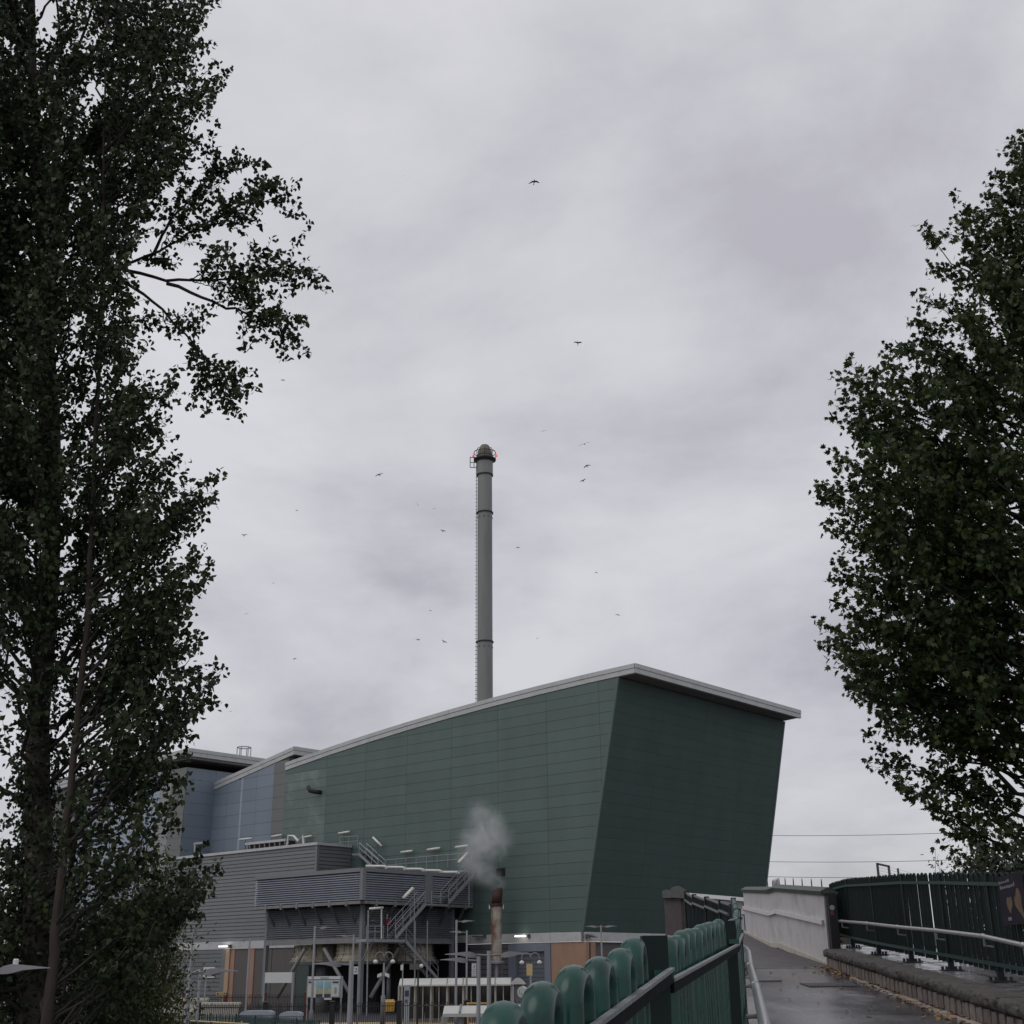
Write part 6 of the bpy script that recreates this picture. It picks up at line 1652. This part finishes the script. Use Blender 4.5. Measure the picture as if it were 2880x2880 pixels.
def boughs(tree, specs, sub_per_m, sub_len, node_gap, per_node, spread, size, mat, shape, down, up_bias, bark, r_max, rise, first=0.22, drop=0.0):
    """specs: list of (tip, start function or start point, bareness). Boughs fork into side shoots that carry leaves in clumps."""
    segs = []; leaves = []; tints = []
    for tip, st, bare in specs:
        tip = np.array(tip)
        if callable(st):
            b0 = np.array(st(tip[2])); hd = np.linalg.norm(tip[:2]-b0[:2])
            st_p = np.array(st(tip[2]-hd*rise*RNG.uniform(0.75, 1.25)-RNG.uniform(0.1, 0.4)))
        else: st_p = np.array(st)
        P_ = curve(st_p, tip, (0, 0, RNG.uniform(-0.10, 0.03)), 12, 0.09)
        L_ = np.linalg.norm(np.diff(P_, axis=0), axis=1).sum(); r0 = min(r_max, 0.010*L_+0.006)
        segs.append((P_, np.linspace(r0, 0.005, 12)))
        tone = RNG.normal(0, 0.10)
        n_ = max(4, int(L_*sub_per_m))
        for k in range(n_+1):
            f = first+bare + (1-first-bare)*(k+0.5*RNG.random())/(n_+0.5); f = min(f, 0.995)
            idx = f*11; i_ = int(idx); p = P_[i_]+(P_[min(i_+1,11)]-P_[i_])*(idx-i_)
            dr = P_[min(i_+1,11)]-P_[i_]; dr = dr/(np.linalg.norm(dr)+1e-9)
            sd_ = RNG.normal(size=3); sd_ -= dr*sd_.dot(dr); sd_ /= np.linalg.norm(sd_)
            dv = dr*RNG.uniform(0.45, 0.95)+sd_*RNG.uniform(0.4, 0.9)+np.array([0, 0, 0.22-drop])
            if k == n_: dv = dr
            dv /= np.linalg.norm(dv); sl = sub_len*RNG.uniform(0.55, 1.3)*(1.15-0.55*f)
            Q = curve(p, p+dv*sl, (0, 0, RNG.uniform(-0.04, 0.10)-drop*0.3), 6, 0.12)
            segs.append((Q, np.linspace(max(0.003, 0.006*sl+0.002), 0.002, 6)))
            nn = max(2, int(sl/node_gap))
            for q in range(nn+1):
                g_ = 0.22+0.78*q/nn; ii = min(g_*5, 4.999); i0 = int(ii); c_ = Q[i0]+(Q[i0+1]-Q[i0])*(ii-i0)
                m_ = max(1, int(per_node*RNG.uniform(0.5, 1.5)*(1.5 if q == nn else 1.0)))
                leaves.append(c_+RNG.normal(0, spread, size=(m_, 3))); tints.append(np.clip(RNG.beta(1.3, 2.6, m_)+tone, 0, 1))
    tri_tubes('branches', segs, bark, tree)
    leaves = np.concatenate(leaves); tints = np.concatenate(tints)
    leaf_batch('crown', leaves, size, mat, shape, up_bias=up_bias, parent=tree, down=down, tint=tints)
    return len(leaves)
main_limbs = [[(150,900,17.5),(300,765,17.2),(450,705,16.9),(560,640,16.8),(680,585,16.7),(812,545,16.5)],
              [(330,750,17.1),(470,790,16.9),(600,785,16.7),(720,780,16.6),(830,768,16.4)],
              [(320,770,17.1),(430,850,17.0),(520,940,16.9),(600,1030,16.9),(668,1118,16.9)],
              [(430,712,16.9),(480,620,16.8),(560,530,16.8),(655,450,16.8)],
              [(470,800,16.9),(600,850,16.8),(720,890,16.7),(815,938,16.6)]]
LIMB3 = [[at(*q) for q in L] for L in main_limbs]
limb_segs = []; spA = []; spB = []
for L in LIMB3:
    pts_ = []
    for a_, b_ in zip(L, L[1:]):
        for k in range(4): pts_.append(np.array(a_.lerp(b_, k/4)) + RNG.normal(0, 0.012, 3))
    pts_.append(np.array(L[-1])); limb_segs.append((np.array(pts_), np.linspace(0.030, 0.006, len(pts_))))
tri_tubes('limbs', limb_segs, 'twig', tA, 6)
for (P_, R_) in limb_segs:
    n_ = len(P_)
    for k in range(int(n_*0.5)):
        f = 0.30+0.70*(k+RNG.random())/(n_*0.5); i_ = min(int(f*(n_-1)), n_-2); st_ = P_[i_]
        dr = P_[i_+1]-P_[i_]; dr = dr/np.linalg.norm(dr)
        side = RNG.normal(size=3); side -= dr*side.dot(dr); side /= np.linalg.norm(side); side[2] += 0.2
        ln = RNG.uniform(0.28, 0.6)*(1.1-0.5*f)
        spA.append((st_ + dr*ln*0.95 + side*ln*0.5, st_, 0.05))
edge_tips = [(600,5),(560,70),(585,140),(618,200),(605,262),(480,335),(525,395),(545,440),(450,510),(400,590),(370,690),(350,780),(370,850),(390,930),(405,1000),(398,1085),(495,1105),(445,1150),(430,1220),(445,1295),(490,1325),(572,1383),(560,1425),(525,1495),(548,1560),(520,1605),(550,1662),(495,1705),(512,1748),(520,1800),(545,1842),(470,1885),(598,1932),(525,1965),(565,2012),(490,2062),(440,2112),(515,2128),(500,2170),(440,2215),(505,2242),(480,2310),(465,2360),(440,2400),(548,2455),(588,2480),(572,2535),(470,2570),(470,2610)]
for (px, py) in edge_tips:
    thin = 2040 < py < 2430
    for q in range(1 if thin else 2):
        spB.append((at(px-RNG.uniform(2, 45), py+RNG.uniform(-16, 16), RNG.uniform(15.6, 17.2)), fB, 0.10))
    if not thin: spA.append((at(px-RNG.uniform(40, 130), py+RNG.uniform(-30, 30), RNG.uniform(16.4, 18.6)), fA, 0.0))
for k in range(400):
    y = RNG.uniform(-650, 2850) if k < 270 else RNG.uniform(-650, 1500); b_ = outline(POP, y)
    if (1560 < y < 2400) and RNG.random() < 0.68: continue
    x = RNG.uniform(-420, b_-60)
    if (y > 2500 and x > 250) or (2000 < y < 2450 and x > b_-170): continue
    (spA if x < 220 or RNG.random() < 0.35 else spB).append((at(x, y, RNG.uniform(14.8, 19.4)), fA if x < 220 else fB, 0.0))
spA = [q if not callable(q[1]) else (q[0], fA, q[2]) for q in spA]; spB = [(q[0], fB, q[2]) for q in spB]
nA = boughs(tA, spA, 4.6, 0.58, 0.085, 4.2, 0.045, 0.080, 'leaf_poplar', 'poplar', 0.5, 0.3, 'twig', 0.05, 0.75)
nB = boughs(tB, spB, 4.6, 0.52, 0.085, 4.2, 0.045, 0.078, 'leaf_poplar', 'poplar', 0.5, 0.3, 'twig', 0.022, 0.85)
# ivy round the thick trunk
pos = []
for k in range(5200):
    z = RNG.uniform(0.6, 8.5)**1.0; c_ = fA(z); a_ = RNG.uniform(0, 6.28); r_ = 0.30 + abs(RNG.normal(0, 0.10)) - 0.02*z
    pos.append((c_[0]+max(r_,0.1)*math.cos(a_), c_[1]+max(r_,0.1)*math.sin(a_), z))
leaf_batch('ivy', np.array(pos), 0.06, 'leaf_ivy', 'poplar', parent=tA, down=0.6)

# plane tree at the right, behind the tall fence
PLN = [(300,2900),(410,2850),(445,2835),(500,2780),(560,2700),(620,2690),(680,2615),(740,2645),(790,2655),(870,2615),(910,2565),(970,2505),(1000,2525),(1040,2465),(1065,2360),(1100,2352),(1160,2340),(1200,2355),(1290,2345),(1370,2308),(1400,2303),(1440,2335),(1500,2330),(1530,2395),(1560,2392),(1600,2370),(1660,2365),(1700,2380),(1760,2395),(1790,2340),(1830,2330),(1880,2358),(1930,2392),(1955,2470),(2000,2470),(2050,2462),(2120,2462),(2160,2490),(2200,2565),(2250,2600),(2270,2712),(2330,2745),(2380,2765),(2410,2700),(2440,2710),(2500,2720)]
trP = [at(3020,2700,29), at(3010,2300,29), at(2990,1900,29), at(2960,1500,29.2), at(2960,1100,29.3), at(2970,760,29.4), at(2985,480,29.4)]
tP = thing('plane_tree', (trP[0].x, trP[0].y, 1.0), 'broad plane tree with lobed leaves behind the tall fence at the right edge', 'tree')
make_trunk(tP, trP, 0.33, 0.06, 'bark_poplar')
fP = trunk_fn(trP)
spP = []
ptips = ((2850,415),(2835,450),(2775,505),(2695,590),(2700,615),(2612,685),(2650,770),(2620,862),(2560,925),(2505,975),(2465,1042),(2360,1070),(2350,1108),(2335,1165),(2400,1210),(2345,1288),(2305,1375),(2300,1408),(2330,1495),(2410,1525),(2370,1605),(2362,1662),(2392,1750),(2335,1788),(2325,1828),(2362,1888),(2410,1925),(2470,1962),(2466,2010),(2458,2060),(2462,2112),(2485,2165),(2565,2245),(2610,2225),(2660,2235),(2715,2275),(2750,2345),(2690,2408),(2702,2442))
for (px, py) in ptips:
    for q in range(2 if py < 1940 else 1):
        spP.append((at(px+RNG.uniform(4, 60), py+RNG.uniform(-18, 18), RNG.uniform(27, 30)), fP, 0.05))
    if py < 1950: spP.append((at(px+RNG.uniform(70, 190), py+RNG.uniform(-45, 45), RNG.uniform(26, 31.5)), fP, 0.0))
for k in range(300):
    y = RNG.uniform(120, 2470); b_ = outline(PLN, y)
    if 1880 < y < 2290 and RNG.random() < 0.5: continue
    x = b_ + RNG.uniform(90 if y < 1880 else 170, 900)
    if x > 3350: continue
    spP.append((at(x, y, RNG.uniform(25.2, 32.5)), fP, 0.0))
nP = boughs(tP, spP, 2.4, 0.85, 0.15, 4.6, 0.085, 0.138, 'leaf_plane', 'plane', 0.35, 0.9, 'twig', 0.075, 0.42, 0.30, 0.12)

# shrubs
def shrub(name, label, pts_px, n, size, mat, shape, d0, d1, stems, blob=0.28, grp=None):
    c = at(pts_px[0][0], 2900, (d0+d1)/2)
    th = thing(name, (c.x, c.y, -0.9), label, 'shrub', grp)
    cent = [at(x, y, RNG.uniform(d0, d1)) for x, y in pts_px]
    segs = []
    for q in cent:
        for k in range(stems):
            e_ = np.array(q) + RNG.normal(0, blob*0.8, 3)
            segs.append((curve((c.x+RNG.normal(0,0.25), c.y+RNG.normal(0,0.25), -0.9), e_, (0,0,0.1), 7), np.linspace(0.018, 0.003, 7)))
    tri_tubes('stems', segs, 'twig', th)
    pos = []
    for q in cent:
        pos.append(np.array(q) + RNG.normal(0, blob, size=(n, 3))*np.array([1, 1, 0.85]))
    leaf_batch('foliage', np.concatenate(pos), size, mat, shape, parent=th, down=0.2, up_bias=0.5)
px1 = [(x, y) for y in range(2560, 2960, 45) for x in range(310, 470, 50)] + [(430,2470),(470,2520),(400,2420)]
shrub('yellowing_shrub', 'yellowish green leafy shrub below the poplars in front of the grey boards', px1, 330, 0.08, 'leaf_shrub', 'narrow', 20, 22.5, 3, 0.26)
px2 = [(x, y) for y in range(2560, 2960, 55) for x in range(190, 420, 60)]
shrub('dark_shrub', 'dense dark green shrub filling the space right of the poplar trunks', px2, 240, 0.058, 'leaf_poplar', 'poplar', 18.2, 20.5, 2, 0.27)
px3 = [(x, y) for y in range(2640, 2960, 60) for x in range(-80, 90, 60)]
shrub('edge_shrub', 'dark shrub behind the thick trunk at the lower left corner', px3, 130, 0.08, 'leaf_shrub', 'poplar', 21, 24, 2, 0.3)
px4 = [(2690,2440),(2720,2432),(2750,2428),(2780,2430),(2660,2450)]
shrub('pale_shrub', 'small pale shrub peeping over the tall fence below the plane tree', px4, 60, 0.09, 'leaf_shrub', 'narrow', 26, 28, 3, 0.22)
px5 = [(x, y) for y in range(2440, 2680, 45) for x in range(2745, 3000, 45)]
shrub('dark_hedge', 'dark hedge behind the tall fence below the plane tree', px5, 150, 0.09, 'leaf_ivy', 'poplar', 23.5, 26, 1, 0.28)
# house behind the trunks, seen through the leaves
hs = at(20, 2592, 120)
ho = thing('pale_house', (hs.x, hs.y, 0), 'pale distant house glimpsed left of the poplar trunk', 'building')
MB().box((hs.x-9, hs.y, 0), (hs.x+4, hs.y+8, hs.z-0.3)).build('wall', 'cream_paint', ho)
MB().box((hs.x-9.3, hs.y-0.3, hs.z-0.3), (hs.x+4.3, hs.y+8.3, hs.z)).build('roof', 'trim_grey', ho)
for k in range(3): MB().box((hs.x-7+3.5*k, hs.y-0.05, 1.5), (hs.x-5.5+3.5*k, hs.y-0.01, 3.0)).build('window', 'glass', ho)
print('leaves', nA, nB, nP)
